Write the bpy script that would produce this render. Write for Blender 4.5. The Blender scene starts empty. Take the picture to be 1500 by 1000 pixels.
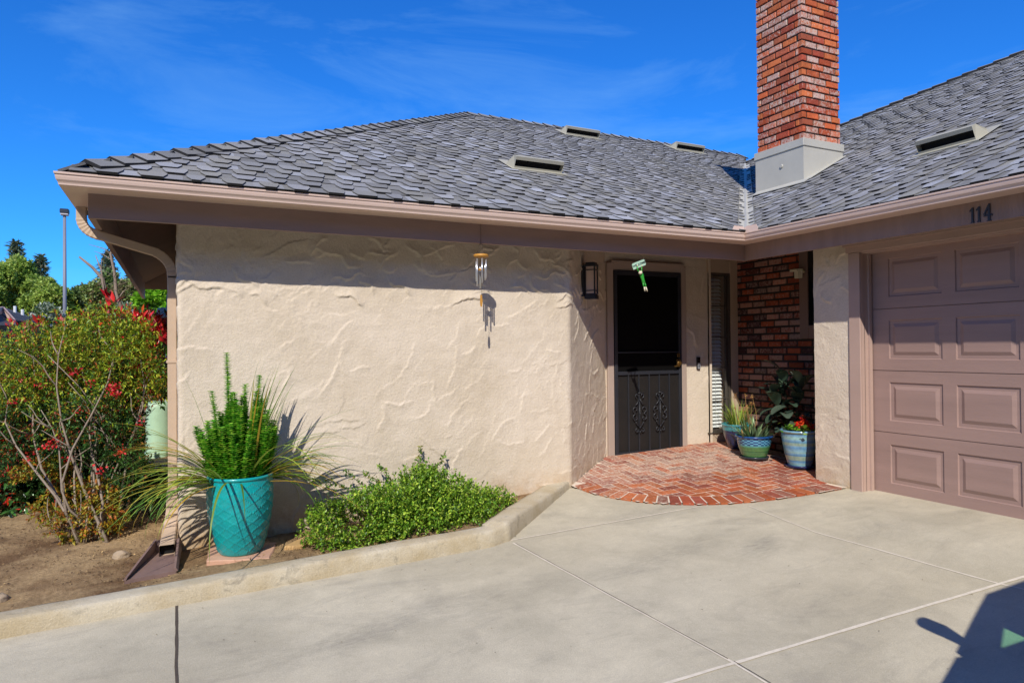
import bpy, math, random
import numpy as np
from mathutils import Vector, Matrix, noise
R = math.radians
rnd = random.Random(7)
scene = bpy.context.scene
COL = scene.collection

# ------------------------------------------------------------------ camera
F = 1000.0; EYE = 1.285
YAW, PIT, ROL = R(26.1), R(.57), R(.5)
f0 = Vector((math.sin(YAW)*math.cos(PIT), math.cos(YAW)*math.cos(PIT), math.sin(PIT)))
r0 = Vector((math.cos(YAW), -math.sin(YAW), 0)); u0 = r0.cross(f0)
rv = r0*math.cos(ROL)-u0*math.sin(ROL); uv = u0*math.cos(ROL)+r0*math.sin(ROL)
cam_d = bpy.data.cameras.new("camera"); cam = bpy.data.objects.new("camera", cam_d); COL.objects.link(cam)
cam_d.lens = 24; cam_d.sensor_width = 36; cam_d.clip_end = 1000; cam_d.clip_start = .05
M = Matrix((( rv.x, uv.x, -f0.x, 0), (rv.y, uv.y, -f0.y, 0), (rv.z, uv.z, -f0.z, EYE), (0, 0, 0, 1)))
cam.matrix_world = M
scene.camera = cam
def at(px, py, depth):
    """world point seen at that pixel of the photograph, depth metres away (used for far trees and houses)"""
    d = f0 + rv*((px-750)/F) + uv*((500-py)/F)
    return Vector((0, 0, EYE)) + d*depth

# ------------------------------------------------------------------ colours and materials
def hx(s):
    s = s.lstrip('#'); o = []
    for i in (0, 2, 4):
        c = int(s[i:i+2], 16)/255
        o.append(c/12.92 if c <= .04045 else ((c+.055)/1.055)**2.4)
    return tuple(o)
MATS = {}
def nt(name):
    m = bpy.data.materials.new(name); m.use_nodes = True
    t = m.node_tree; b = t.nodes['Principled BSDF']
    return m, t, b
def N(t, typ, **kw):
    n = t.nodes.new(typ)
    for k, v in kw.items():
        if k.startswith('i_'): n.inputs[k[2:].replace('_', ' ')].default_value = v
        else: setattr(n, k, v)
    return n
def ramp(t, fac, stops):
    r = t.nodes.new('ShaderNodeValToRGB'); t.links.new(fac, r.inputs[0])
    e = r.color_ramp.elements
    while len(e) < len(stops): e.new(.5)
    for q, (p, c) in zip(e, stops):
        q.position = p; q.color = (*c, 1) if isinstance(c, tuple) else (c, c, c, 1)
    return r.outputs[0]
def mul(t, a, b, typ='MULTIPLY', fac=1.0):
    m = t.nodes.new('ShaderNodeMix'); m.data_type = 'RGBA'; m.blend_type = typ
    for s, x in ((0, fac), (6, a), (7, b)):
        if hasattr(x, 'links'): t.links.new(x, m.inputs[s])
        elif isinstance(x, tuple): m.inputs[s].default_value = (*x, 1)
        else: m.inputs[s].default_value = x
    return m.outputs[2]
def noi(t, scale, detail=4, rough=.6, dist=0, vec=None):
    n = N(t, 'ShaderNodeTexNoise'); n.inputs['Scale'].default_value = scale; n.inputs['Detail'].default_value = detail
    n.inputs['Roughness'].default_value = rough; n.inputs['Distortion'].default_value = dist
    t.links.new(vec if vec else coord(t), n.inputs['Vector'])
    return n.outputs['Fac']
def coord(t, scale=None):
    g = t.nodes.new('ShaderNodeNewGeometry').outputs['Position']
    if scale:
        m = t.nodes.new('ShaderNodeMapping'); m.inputs['Scale'].default_value = scale; t.links.new(g, m.inputs['Vector']); return m.outputs[0]
    return g
def bump(t, b, h, dist, strength=1.0):
    n = t.nodes.new('ShaderNodeBump'); n.inputs['Distance'].default_value = dist; n.inputs['Strength'].default_value = strength
    t.links.new(h, n.inputs['Height']); t.links.new(n.outputs[0], b.inputs['Normal']); return n
def mat(name, col=None, rough=.7, var=.12, scale=3., bm=0, bscale=60, metal=0, spec=.5, coat=0, trans=0, stretch=None):
    """general painted / natural surface: colour (or the mesh's own tint) times a soft variation, with a fine bump"""
    if name in MATS: return MATS[name]
    m, t, b = nt(name)
    if col is None:
        a = N(t, 'ShaderNodeAttribute', attribute_name='tint'); c = a.outputs['Color']
    else: c = hx(col) if isinstance(col, str) else col
    v = coord(t, stretch) if stretch else None
    if var:
        n = ramp(t, noi(t, scale, 5, .65, 0, v), [(.25, 1-var), (.75, 1+var)])
        c = mul(t, c, n)
    if hasattr(c, 'links'): t.links.new(c, b.inputs['Base Color'])
    else: b.inputs['Base Color'].default_value = (*c, 1)
    b.inputs['Roughness'].default_value = rough; b.inputs['Metallic'].default_value = metal
    b.inputs['Specular IOR Level'].default_value = spec; b.inputs['Coat Weight'].default_value = coat; b.inputs['Coat Roughness'].default_value = .08
    if bm: bump(t, b, noi(t, bscale, 4, .6, 0, v), bm)
    if trans:
        tr = t.nodes.new('ShaderNodeBsdfTranslucent'); mx = t.nodes.new('ShaderNodeMixShader'); mx.inputs[0].default_value = trans
        if hasattr(c, 'links'): t.links.new(c, tr.inputs[0])
        else: tr.inputs[0].default_value = (*c, 1)
        t.links.new(b.outputs[0], mx.inputs[1]); t.links.new(tr.outputs[0], mx.inputs[2]); t.links.new(mx.outputs[0], t.nodes['Material Output'].inputs[0])
    MATS[name] = m; return m

# ------------------------------------------------------------------ mesh helpers
class MB:
    def __init__(s): s.v = []; s.f = []; s.c = []
    def add(s, vs, fs, c=(1, 1, 1, 1)):
        o = len(s.v); s.v += [tuple(p) for p in vs]; s.f += [tuple(i+o for i in q) for q in fs]; s.c += [c]*len(fs)
    def box(s, a, b, c=(1, 1, 1, 1), bev=0):
        x0, y0, z0 = (min(a[i], b[i]) for i in range(3)); x1, y1, z1 = (max(a[i], b[i]) for i in range(3))
        if not bev:
            s.add([(x, y, z) for z in (z0, z1) for y in (y0, y1) for x in (x0, x1)],
                  [(0, 2, 3, 1), (4, 5, 7, 6), (0, 1, 5, 4), (2, 6, 7, 3), (0, 4, 6, 2), (1, 3, 7, 5)], c); return
        k = bev; vs = []; lo = (x0, y0, z0); hi = (x1, y1, z1)
        idx = {}
        for sx in (0, 1):
            for sy in (0, 1):
                for sz in (0, 1):
                    p = [(lo, hi)[q][i] for i, q in enumerate((sx, sy, sz))]; n = [k, k, k]
                    sg = [(1, -1)[q] for q in (sx, sy, sz)]
                    for ax in range(3):
                        q = [p[i]+sg[i]*k if i != ax else p[i] for i in range(3)]; idx[(sx, sy, sz, ax)] = len(vs); vs.append(q)
        fs = []
        for ax in range(3):
            u, w = (ax+1) % 3, (ax+2) % 3
            for sd in (0, 1):
                def key(a_, b_, e=ax):
                    q = [0, 0, 0]; q[ax] = sd; q[u] = a_; q[w] = b_; return idx[(q[0], q[1], q[2], e)]
                fs.append([key(0, 0), key(1, 0), key(1, 1), key(0, 1)] if sd else [key(0, 0), key(0, 1), key(1, 1), key(1, 0)])
        for ax in range(3):
            u, w = (ax+1) % 3, (ax+2) % 3
            for a_ in (0, 1):
                for b_ in (0, 1):
                    q0 = [0, 0, 0]; q0[u] = a_; q0[w] = b_; q1 = list(q0); q1[ax] = 1
                    fs.append([idx[(*q0, u)], idx[(*q1, u)], idx[(*q1, w)], idx[(*q0, w)]])
        for sx in (0, 1):
            for sy in (0, 1):
                for sz in (0, 1): fs.append([idx[(sx, sy, sz, 0)], idx[(sx, sy, sz, 1)], idx[(sx, sy, sz, 2)]])
        s.add(vs, fs, c)
    def tube(s, pts, rad, n=8, c=(1, 1, 1, 1), cap=True):
        pts = [Vector(p) for p in pts]; L = len(pts); rad = rad if isinstance(rad, (list, tuple)) else [rad]*L
        vs = []; up = None
        for i, p in enumerate(pts):
            d = (pts[min(i+1, L-1)]-pts[max(i-1, 0)]).normalized()
            if up is None: up = d.orthogonal().normalized()
            up = (up-d*up.dot(d)).normalized(); w = d.cross(up)
            for k in range(n):
                a = 2*math.pi*k/n; vs.append(p+(up*math.cos(a)+w*math.sin(a))*rad[i])
        fs = [(i*n+k, i*n+(k+1) % n, (i+1)*n+(k+1) % n, (i+1)*n+k) for i in range(L-1) for k in range(n)]
        if cap: fs += [tuple(range(n))[::-1], tuple((L-1)*n+k for k in range(n))]
        s.add(vs, fs, c)
    def rtube(s, pts, side, w, d, c=(1, 1, 1, 1), cap=True, sc=None):
        """rectangular duct: w along `side`, d across it"""
        pts = [Vector(p) for p in pts]; L = len(pts); side = Vector(side); vs = []
        for i, p in enumerate(pts):
            t = (pts[min(i+1, L-1)]-pts[max(i-1, 0)]).normalized(); q = t.cross(side).normalized(); k = sc[i] if sc else 1
            for a, b in ((-.5, -.42), (-.42, -.5), (.42, -.5), (.5, -.42), (.5, .42), (.42, .5), (-.42, .5), (-.5, .42)): vs.append(p+side*a*w*k+q*b*d*k)
        n = 8
        fs = [(i*n+k, i*n+(k+1) % n, (i+1)*n+(k+1) % n, (i+1)*n+k) for i in range(L-1) for k in range(n)]
        if cap: fs += [tuple(range(n))[::-1], tuple((L-1)*n+k for k in range(n))]
        s.add(vs, fs, c)
    def lathe(s, prof, ctr, n=40, c=(1, 1, 1, 1), fn=None, cap=True, cf=None):
        cx, cy, cz = ctr; L = len(prof); o = len(s.v)
        for i, (r, z) in enumerate(prof):
            for k in range(n):
                a = 2*math.pi*k/n; rr = r+(fn(a, i) if fn else 0)
                s.v.append((cx+rr*math.cos(a), cy+rr*math.sin(a), cz+z))
        for i in range(L-1):
            for k in range(n):
                s.f.append((o+i*n+k, o+i*n+(k+1) % n, o+(i+1)*n+(k+1) % n, o+(i+1)*n+k)); s.c.append(cf(2*math.pi*k/n, i) if cf else c)
        if cap:
            s.f.append(tuple(o+k for k in range(n))[::-1]); s.c.append(c)
            s.f.append(tuple(o+(L-1)*n+k for k in range(n))); s.c.append(c)
    def prism(s, poly, vec, c=(1, 1, 1, 1)):
        """closed prism: polygon (3-D points) pushed along vec"""
        n = len(poly); vec = Vector(vec); P = [Vector(p) for p in poly]
        s.add(P+[p+vec for p in P], [tuple(range(n))[::-1], tuple(range(n, 2*n))]+[(i, (i+1) % n, n+(i+1) % n, n+i) for i in range(n)], c)
    def build(s, name, m, parent=None, smooth=False, **kw):
        return npmesh(name, np.array(s.v, dtype=float), s.f, m, parent, np.array(s.c, dtype=float), smooth, **kw)
def root_loc(o):
    p = Vector((0, 0, 0))
    while o is not None: p += o.location; o = o.parent
    return p
def npmesh(name, V, faces, m, parent=None, C=None, smooth=False, **kw):
    me = bpy.data.meshes.new(name); off = root_loc(parent); loc = kw.pop('loc', None)
    if loc is not None: off = Vector(loc)
    V = np.asarray(V, dtype=np.float32)-np.array(off, dtype=np.float32)
    if isinstance(faces, np.ndarray):
        nf, k = faces.shape; me.vertices.add(len(V)); me.vertices.foreach_set('co', V.ravel())
        me.loops.add(nf*k); me.loops.foreach_set('vertex_index', faces.ravel().astype(np.int32))
        me.polygons.add(nf); me.polygons.foreach_set('loop_start', np.arange(0, nf*k, k, dtype=np.int32))
        cnt = np.full(nf, k)
    else:
        me.from_pydata([tuple(p) for p in V.tolist()], [], faces); cnt = np.array([len(f) for f in faces])
    me.update(calc_edges=True)
    if C is not None and len(C) == len(cnt):
        if C.shape[1] == 3: C = np.concatenate([C, np.ones((len(C), 1))], 1)
        a = me.attributes.new('tint', 'FLOAT_COLOR', 'CORNER'); a.data.foreach_set('color', np.repeat(C, cnt, 0).astype(np.float32).ravel())
    if smooth: me.polygons.foreach_set('use_smooth', np.ones(len(me.polygons), dtype=bool))
    o = bpy.data.objects.new(name, me); COL.objects.link(o)
    if m: me.materials.append(m)
    if parent is not None: o.parent = parent
    elif loc is not None: o.location = loc
    for k_, v_ in kw.items(): o[k_] = v_
    return o
def thing(name, label, cat, loc=(0, 0, 0), group=None):
    o = bpy.data.objects.new(name, None); COL.objects.link(o); o.location = loc; o['label'] = label; o['category'] = cat; o.empty_display_size = .1
    if group: o['group'] = group
    return o
def tag(o, label, cat, group=None):
    o['label'] = label; o['category'] = cat
    if group: o['group'] = group
    return o
def leafmesh(name, P, D, Nn, size, asp, cols, m, parent=None, fold=.25, rs=None, **kw):
    """many leaves in one mesh: points P, directions D, normals Nn, length size"""
    rs = rs or np.random.RandomState(1); n = len(P); P = np.asarray(P, float); D = np.asarray(D, float); Nn = np.asarray(Nn, float)
    D /= np.linalg.norm(D, axis=1, keepdims=True)+1e-9; S = np.cross(D, Nn); S /= np.linalg.norm(S, axis=1, keepdims=True)+1e-9; U = np.cross(S, D)
    L = (size*rs.uniform(.65, 1.25, n))[:, None] if np.isscalar(size) else np.asarray(size)[:, None]; W = L*asp
    v = np.stack([P, P+D*L*.45+S*W*.5+U*W*fold, P+D*L, P+D*L*.45-S*W*.5+U*W*fold], 1).reshape(-1, 3)
    b = np.arange(n)*4; f = np.concatenate([np.stack([b, b+1, b+2], 1), np.stack([b, b+2, b+3], 1)], 0)
    cols = np.asarray(cols, float)
    C = cols if len(cols) == n and n > 20 else cols[rs.randint(0, len(cols), n)]
    C = C*rs.uniform(.75, 1.25, (n, 1)); C = np.concatenate([C, C], 0)
    return npmesh(name, v, f, m, parent, C, False, **kw)
def rdir(rs, n):
    d = rs.normal(size=(n, 3)); return d/np.linalg.norm(d, axis=1, keepdims=True)
def blades(name, base, az, length, rise, droop, width, cols, m, parent=None, seg=8, seed=3, taper=True):
    rs = np.random.RandomState(seed); n = len(base); V = []; Fc = []; C = []
    cols = np.asarray(cols)
    for i in range(n):
        L, e, dr, w = length[i], rise[i], droop[i], width[i]; h = np.array([math.cos(az[i]), math.sin(az[i]), 0]); s_ = np.array([-h[1], h[0], 0])
        p = np.array(base[i], float); o = len(V); el = e; col = cols[rs.randint(len(cols))]*rs.uniform(.7, 1.2)
        for k in range(seg+1):
            t = k/seg; ww = w*(1-t**2.2)*(.55+.45*min(1, t*5)) if taper else w
            V += [p-s_*ww/2, p+np.array([0, 0, -ww*.18]), p+s_*ww/2]
            d = h*math.cos(el)+np.array([0, 0, math.sin(el)]); p = p+d*L/seg; el -= dr/seg*(.5+t)
            if k < seg:
                a = o+3*k; Fc += [(a, a+1, a+4, a+3), (a+1, a+2, a+5, a+4)]
                cc = col*(1 if t < .8 or rs.rand() < .6 else 1.1); C += [cc, cc]
    return npmesh(name, np.array(V), np.array(Fc), m, parent, np.array(C), True)

# ------------------------------------------------------------------ ground heights
def sm(t): t = min(1, max(0, t)); return t*t*(3-2*t)
def gz(x, y):
    x = max(-6, min(5.6, x)); y = max(-7, min(6.4, y))
    w = 1 if y >= 4.4 else 1-sm((x-3.9)/1.4)
    return .032*(x-5.5)+.07*(y-4.4)*w
def soilz(x, y):
    xx = max(-2.5, min(3.2, x)); return -.135+.042*xx
SUN = Vector((.645, 1, -1.0)).normalized()

# ------------------------------------------------------------------ materials
def stucco_mat(name, col, col2):
    m, t, b = nt(name)
    n = noi(t, 1.6, 6, .65); c = mul(t, hx(col2), hx(col), 'MIX', ramp(t, n, [(.3, 0.), (.6, 1.)]))
    g = noi(t, 90, 4, .7); c = mul(t, c, ramp(t, g, [(.3, .9), (.7, 1.06)]))
    # dirt splashed up the foot of the wall
    sp = N(t, 'ShaderNodeSeparateXYZ'); t.links.new(coord(t), sp.inputs[0])
    mr = N(t, 'ShaderNodeMapRange'); mr.inputs['From Min'].default_value = .22; mr.inputs['From Max'].default_value = -.12; t.links.new(sp.outputs[2], mr.inputs[0])
    dn = N(t, 'ShaderNodeMath', operation='MULTIPLY'); t.links.new(mr.outputs[0], dn.inputs[0]); t.links.new(ramp(t, noi(t, 7, 5, .7), [(.35, 0.), (.65, 1.)]), dn.inputs[1])
    c = mul(t, c, hx('#b08a55'), 'MIX', dn.outputs[0])
    t.links.new(c, b.inputs['Base Color']); b.inputs['Roughness'].default_value = .93; b.inputs['Specular IOR Level'].default_value = .2
    h1 = noi(t, 45, 5, .6); h2 = noi(t, 210, 2, .5)
    ad = N(t, 'ShaderNodeMath', operation='MULTIPLY_ADD'); t.links.new(h2, ad.inputs[0]); ad.inputs[1].default_value = .35; t.links.new(h1, ad.inputs[2])
    bump(t, b, ad.outputs[0], .0048); return m
STUCCO = stucco_mat('stucco', '#d9cbb8', '#cbbca6')
def concrete_mat():
    m, t, b = nt('concrete')
    n = noi(t, .9, 6, .62, .6, coord(t, (1, 1.6, 1))); c = mul(t, hx('#b2aa95'), hx('#c9c0a9'), 'MIX', ramp(t, n, [(.32, 0.), (.62, 1.)]))
    n2 = noi(t, 1.25, 7, .72, 1.2, coord(t, (.8, 2.2, 1))); c = mul(t, c, hx('#88837a'), 'MIX', ramp(t, n2, [(.52, 0.), (.8, .62)]))
    n3 = noi(t, .55, 3, .5); c = mul(t, c, hx('#b5aa90'), 'MIX', ramp(t, n3, [(.45, 0.), (.75, .5)]))
    n5 = noi(t, 5.5, 8, .8, .4); c = mul(t, c, ramp(t, n5, [(.25, .84), (.7, 1.06)]))
    sc = noi(t, 3.4, 9, .8, 2.5, coord(t, (1, 1.9, 1))); c = mul(t, c, hx('#5a5956'), 'MIX', ramp(t, sc, [(.62, 0.), (.74, .55)]))
    n4 = noi(t, 160, 3, .7); c = mul(t, c, ramp(t, n4, [(.25, .8), (.7, 1.08)]))
    for (px_, py_, rr, rot, am) in ((3.69, 3.56, (.42, .16), .35, .6), (3.3, 2.75, (.5, .12), .3, .3), (2.9, 3.7, (1.1, .2), .15, .38), (1.0, 3.6, (1.6, .22), .12, .42), (4.6, 3.3, (.8, .25), -.2, .25), (2.3, 3.2, (.5, .16), .3, .3)):
        mp = N(t, 'ShaderNodeMapping', vector_type='TEXTURE'); mp.inputs['Location'].default_value = (px_, py_, -.12); mp.inputs['Rotation'].default_value = (0, 0, rot); mp.inputs['Scale'].default_value = (rr[0], rr[1], 1); t.links.new(coord(t), mp.inputs['Vector'])
        ln = N(t, 'ShaderNodeVectorMath', operation='LENGTH'); t.links.new(mp.outputs[0], ln.inputs[0]); fo = ramp(t, ln.outputs['Value'], [(.0, 1.), (1., 0.)])
        ml = N(t, 'ShaderNodeMath', operation='MULTIPLY'); t.links.new(fo, ml.inputs[0]); t.links.new(ramp(t, noi(t, 9, 9, .8, 1.5, coord(t, (.7, 2.4, 1))), [(.35, 0.), (.65, am)]), ml.inputs[1]); c = mul(t, c, hx('#5e5d5a'), 'MIX', ml.outputs[0])
    t.links.new(c, b.inputs['Base Color']); b.inputs['Roughness'].default_value = .85; b.inputs['Specular IOR Level'].default_value = .3
    bump(t, b, noi(t, 120, 5, .75), .0025); return m
CONC = concrete_mat()
def kerb_mat():
    m, t, b = nt('kerb_concrete')
    n = noi(t, 3, 6, .65); c = mul(t, hx('#b8a888'), hx('#c9bea6'), 'MIX', ramp(t, n, [(.35, 0.), (.62, 1.)]))
    n2 = noi(t, 6, 8, .75, .8); c = mul(t, c, hx('#6f6a60'), 'MIX', ramp(t, n2, [(.56, 0.), (.72, .75)]))
    n4 = noi(t, 140, 3, .7); c = mul(t, c, ramp(t, n4, [(.25, .8), (.7, 1.06)]))
    t.links.new(c, b.inputs['Base Color']); b.inputs['Roughness'].default_value = .92
    ad = N(t, 'ShaderNodeMath', operation='ADD'); t.links.new(noi(t, 70, 6, .75), ad.inputs[0]); t.links.new(noi(t, 14, 4, .6), ad.inputs[1]); bump(t, b, ad.outputs[0], .007); return m
KERB = kerb_mat()
def soil_mat():
    m, t, b = nt('soil')
    n = noi(t, 2.2, 7, .7); c = mul(t, hx('#86694c'), hx('#c4a67c'), 'MIX', ramp(t, n, [(.36, 0.), (.6, 1.)]))
    n2 = noi(t, 35, 6, .8); c = mul(t, c, ramp(t, n2, [(.3, .55), (.7, 1.25)]))
    t.links.new(c, b.inputs['Base Color']); b.inputs['Roughness'].default_value = 1; b.inputs['Specular IOR Level'].default_value = .1
    bump(t, b, noi(t, 60, 6, .8), .02); return m
SOIL = soil_mat()
def brick_mat(name, white='#cdbcae', amt=1., lo=.5):
    m, t, b = nt(name)
    a = N(t, 'ShaderNodeAttribute', attribute_name='tint'); c = mul(t, a.outputs['Color'], ramp(t, noi(t, 14, 5, .7), [(.3, .72), (.7, 1.18)]))
    w = noi(t, 34, 8, .75, .5); ad = N(t, 'ShaderNodeMath', operation='ADD'); t.links.new(w, ad.inputs[0]); t.links.new(a.outputs['Alpha'], ad.inputs[1])
    c = mul(t, c, hx(white), 'MIX', ramp(t, ad.outputs[0], [(lo+.0, 0.), (lo+.17, amt)]))
    t.links.new(c, b.inputs['Base Color']); b.inputs['Roughness'].default_value = .9; b.inputs['Specular IOR Level'].default_value = .25
    bump(t, b, noi(t, 55, 6, .75), .006); return m
BRICK = brick_mat('old_brick', '#c8b6a8', .8, .5); BRICKA = brick_mat('whitewashed_brick', '#b09a8e', .5, .46); PAVEB = brick_mat('paving_brick', '#c9b8a6', .7, .55)
def shingle_mat():
    m, t, b = nt('shingles')
    a = N(t, 'ShaderNodeAttribute', attribute_name='tint'); c = mul(t, a.outputs['Color'], ramp(t, noi(t, 420, 2, .6), [(.3, .72), (.7, 1.28)]))
    c = mul(t, c, ramp(t, noi(t, 1.3, 4, .6), [(.3, .9), (.7, 1.1)]))
    t.links.new(c, b.inputs['Base Color']); b.inputs['Roughness'].default_value = .88; b.inputs['Specular IOR Level'].default_value = .35
    bump(t, b, noi(t, 300, 3, .6), .003); return m
SHING = shingle_mat()
FASC = mat('fascia_paint', '#947d74', .75, .1, 2.5, .0015, 40, stretch=(1, 1, 5))
FASCG = mat('fascia_paint_grained', '#947d74', .75, .14, 9, .006, 55, stretch=(1, 1, .12))
GUTT = mat('gutter_enamel', '#d6bdb0', .42, .05, 2, 0)
DOWN = mat('downspout_enamel', '#bfa78f', .5, .08, 6, .001, 30)
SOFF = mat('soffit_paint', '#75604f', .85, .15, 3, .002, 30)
TRIM = mat('trim_paint', '#b0968a', .6, .06, 3, .001, 80)
TRIMD = mat('porch_trim_paint', '#a8968a', .65, .06, 3, .001, 80)
GDOOR = mat('garage_door_paint', '#9b8077', .55, .13, 2.6, .0012, 90, stretch=(1, .25, 2.5))
METAL = mat('grey_flashing', '#b3b0a4', .55, .08, 3, .001, 20)
VENTM = mat('vent_enamel', '#a9a594', .6, .06, 4, 0)
BLACKM = mat('black_iron', '#2a2c33', .42, .1, 5, .001, 60)
DARK = mat('dark_void', '#07070a', .9, 0)
MORT = mat('dark_mortar', '#2e2823', .95, .2, 30, .004, 80)
MORTP = mat('pale_mortar', '#d6c6b2', .95, .15, 12, .003, 90)

# ------------------------------------------------------------------ the setting
def grid(xs, ys, zf):
    X, Y = np.meshgrid(xs, ys); Z = np.array([[zf(x, y) for x in xs] for y in ys]); V = np.stack([X.ravel(), Y.ravel(), Z.ravel()], 1)
    nx, ny = len(xs), len(ys); i = np.arange(nx-1)[None, :]+nx*np.arange(ny-1)[:, None]; i = i.ravel()
    return V, np.stack([i, i+1, i+nx+1, i+nx], 1)
xs = np.concatenate([np.linspace(-90, -7, 8), np.linspace(-6, 6.2, 84), np.linspace(8, 90, 6)])
ys = np.concatenate([np.linspace(-90, -8, 8), np.linspace(-7, 6.6, 92)])
V, Fq = grid(xs, ys, gz)
c_ = V[Fq].mean(1); keep = ~((c_[:, 1] > 4.55) & (c_[:, 0] < 2.02+(c_[:, 1]-4.43)*1.12))
npmesh('driveway', V, Fq[keep], CONC, None, None, True, kind='structure')
def nz(x, y, s): return noise.noise(Vector((x*s, y*s, 3.7)))
# soil bed behind the kerb, running out to the far ground
def soil_f(x, y):
    z = soilz(x, y)+.02*nz(x, y, 2.2)+.009*nz(x, y, 9)+.004*nz(x, y, 30)
    if y > 7: z += .05*sm((y-7)/3)*1.2
    return z
kx = lambda y: 2.12+(y-4.43)/(5.43-4.43)*1.12     # kerb diagonal
xs = np.concatenate([np.linspace(-90, -4, 14), np.arange(-3.5, 3.25, .035)]); ys = np.concatenate([np.arange(4.5, 7.5, .035), np.linspace(8, 120, 30)])
V, Fq = grid(xs, ys, lambda x, y: soil_f(x, y))
cx_ = V[Fq[:, 2]]; keep = (cx_[:, 1] > 5.6) | (cx_[:, 0] < 2.12+(cx_[:, 1]-4.43)*1.12-.1)
npmesh('ground', V, Fq[keep], SOIL, None, None, True, kind='structure')
V, Fq = grid(np.array([3.0, 30, 120]), np.array([13.5, 60, 120]), lambda x, y: -.05)
npmesh('far_ground', V, Fq, SOIL, None, None, True, kind='structure')
# kerb: swept profile
def sweep(path, prof, jit=0, seed=0):
    """path: (x, y, outward x, outward y); prof: (offset outward, height above ground)"""
    V = []; n = len(prof)
    for (x, y, ox, oy, hs) in path:
        g = gz(x, y)
        for j, (o, h) in enumerate(prof):
            k = jit*noise.noise(Vector((x*9, y*9, j*1.7+seed)))
            V.append((x-ox*(o+k), y-oy*(o+k), g+h*(hs if h > 0 else 1)+k*.6))
    Fc = [(i*n+j, (i+1)*n+j, (i+1)*n+j+1, i*n+j+1) for i in range(len(path)-1) for j in range(n-1)]
    Fc += [tuple(range(n))[::-1], tuple((len(path)-1)*n+j for j in range(n))]
    return np.array(V), Fc
prof = [(0, -.05), (0, .0), (.004, .04), (.009, .08), (.016, .095), (.03, .101), (.1, .102), (.15, .1), (.19, .09), (.2, 0), (.2, -.1)]
path = []
for i in range(0, 260):
    x = -8+i*.0385
    if x > 2.0: break
    path.append((x, 4.38+.02*(x+1)/3 if x > -1 else 4.38, 0, -1, .95+.15*sm((x+.5)/2)))
for k in range(5): path.append((2.0+.03*k, 4.405+.01*k, .18*k, -1+.03*k, 1.12+.03*k))
def nrm(a): l = math.hypot(a[2], a[3]); return (a[0], a[1], a[2]/l, a[3]/l, a[4])
path = [nrm(a) for a in path]
for k in range(30):
    t = k/29; path.append((2.14+t*1.11, 4.445+t*.985, .662, -.749, 1.3-.65*sm(t*1.05)))
V, Fc = sweep(path, prof, .004); npmesh('kerb', V, Fc, KERB, None, None, True, kind='structure')
# tooled joints between the slabs (pale, dusty) and one open dark joint
JP = mat('joint_grout', '#d2c8b6', .95, .15, 20, .002, 90); JD = mat('open_joint', '#4b4239', 1, .25, 30, .004, 60)
def strip(mb, pts, w, lift=.003, c=(1, 1, 1, 1)):
    vs = []; L = 0
    P = []
    for (a, b) in zip(pts[:-1], pts[1:]):
        n = max(2, int(math.hypot(b[0]-a[0], b[1]-a[1])/.06))
        P += [(a[0]+(b[0]-a[0])*k/n, a[1]+(b[1]-a[1])*k/n) for k in range(n)]
    P.append(pts[-1])
    for i, p in enumerate(P):
        q = P[min(i+1, len(P)-1)]; r_ = P[max(i-1, 0)]; d = Vector((q[0]-r_[0], q[1]-r_[1])).normalized()
        ww = w*(1+.35*noise.noise(Vector((p[0]*8, p[1]*8, 1)))); wob = .003*noise.noise(Vector((p[0]*5, p[1]*5, 8)))
        for s_ in (-1, 1):
            x, y = p[0]-d.y*(s_*ww/2+wob), p[1]+d.x*(s_*ww/2+wob); vs.append((x, y, gz(x, y)+lift))
    mb.add(vs, [(2*i, 2*i+1, 2*i+3, 2*i+2) for i in range(len(P)-1)], c)
def gpix(px, py):
    d = f0+rv*((px-750)/F)+uv*((500-py)/F); lo, hi = .5, 12
    for _ in range(40):
        m = (lo+hi)/2; p = Vector((0, 0, EYE))+d*m
        if p.z > gz(p.x, p.y): lo = m
        else: hi = m
    return (p.x, p.y)
mb = MB()
strip(mb, [(2.15, 4.4), (2.39, 2.5), (2.6, -3)], .014); strip(mb, [(2.16, 4.45), (3.9, 4.44)], .012, .0036)
strip(mb, [(-.02, 2.56), gpix(1000, 994)]+[gpix(1000+k*25, 994-k*25*.2985) for k in range(1, 21)]+[(5.4, 1.9)], .02, .0042); strip(mb, [gpix(1097, 741), gpix(1193, 779), gpix(1280, 803), gpix(1370, 829), gpix(1464, 855), (4.5, 1.9), (4.6, -2)], .013)
mb.build('driveway_joint', JP, None, kind='structure')
mb = MB(); strip(mb, [(-.01, 4.4), (-.01, 3.0), (-.02, -3)], .014); strip(mb, [(2.4, 2.5), (2.6, -1)], .004, .0052)
strip(mb, [(2.16, 4.38), (2.39, 2.53)], .004, .0052)
mb.build('driveway_gap', JD, None, kind='structure')
mb = MB()
for o, h in zip(prof[1:8], prof[2:9]):
    g = gz(-.01, 4.4)
    mb.add([(-.013, 4.39+o[0]-.002, g+o[1]*1.0+.001), (-.004, 4.39+o[0]-.002, g+o[1]+.001), (-.006, 4.39+h[0]-.002, g+h[1]+.0015), (-.014, 4.39+h[0]-.002, g+h[1]+.0015)], [(0, 1, 2, 3)])

# ------------------------------------------------------------------ the house
house = thing('house', 'beige stucco single-storey house with grey shingle roof and brick chimney', 'house', (2.5, 8.0, 0))
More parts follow.
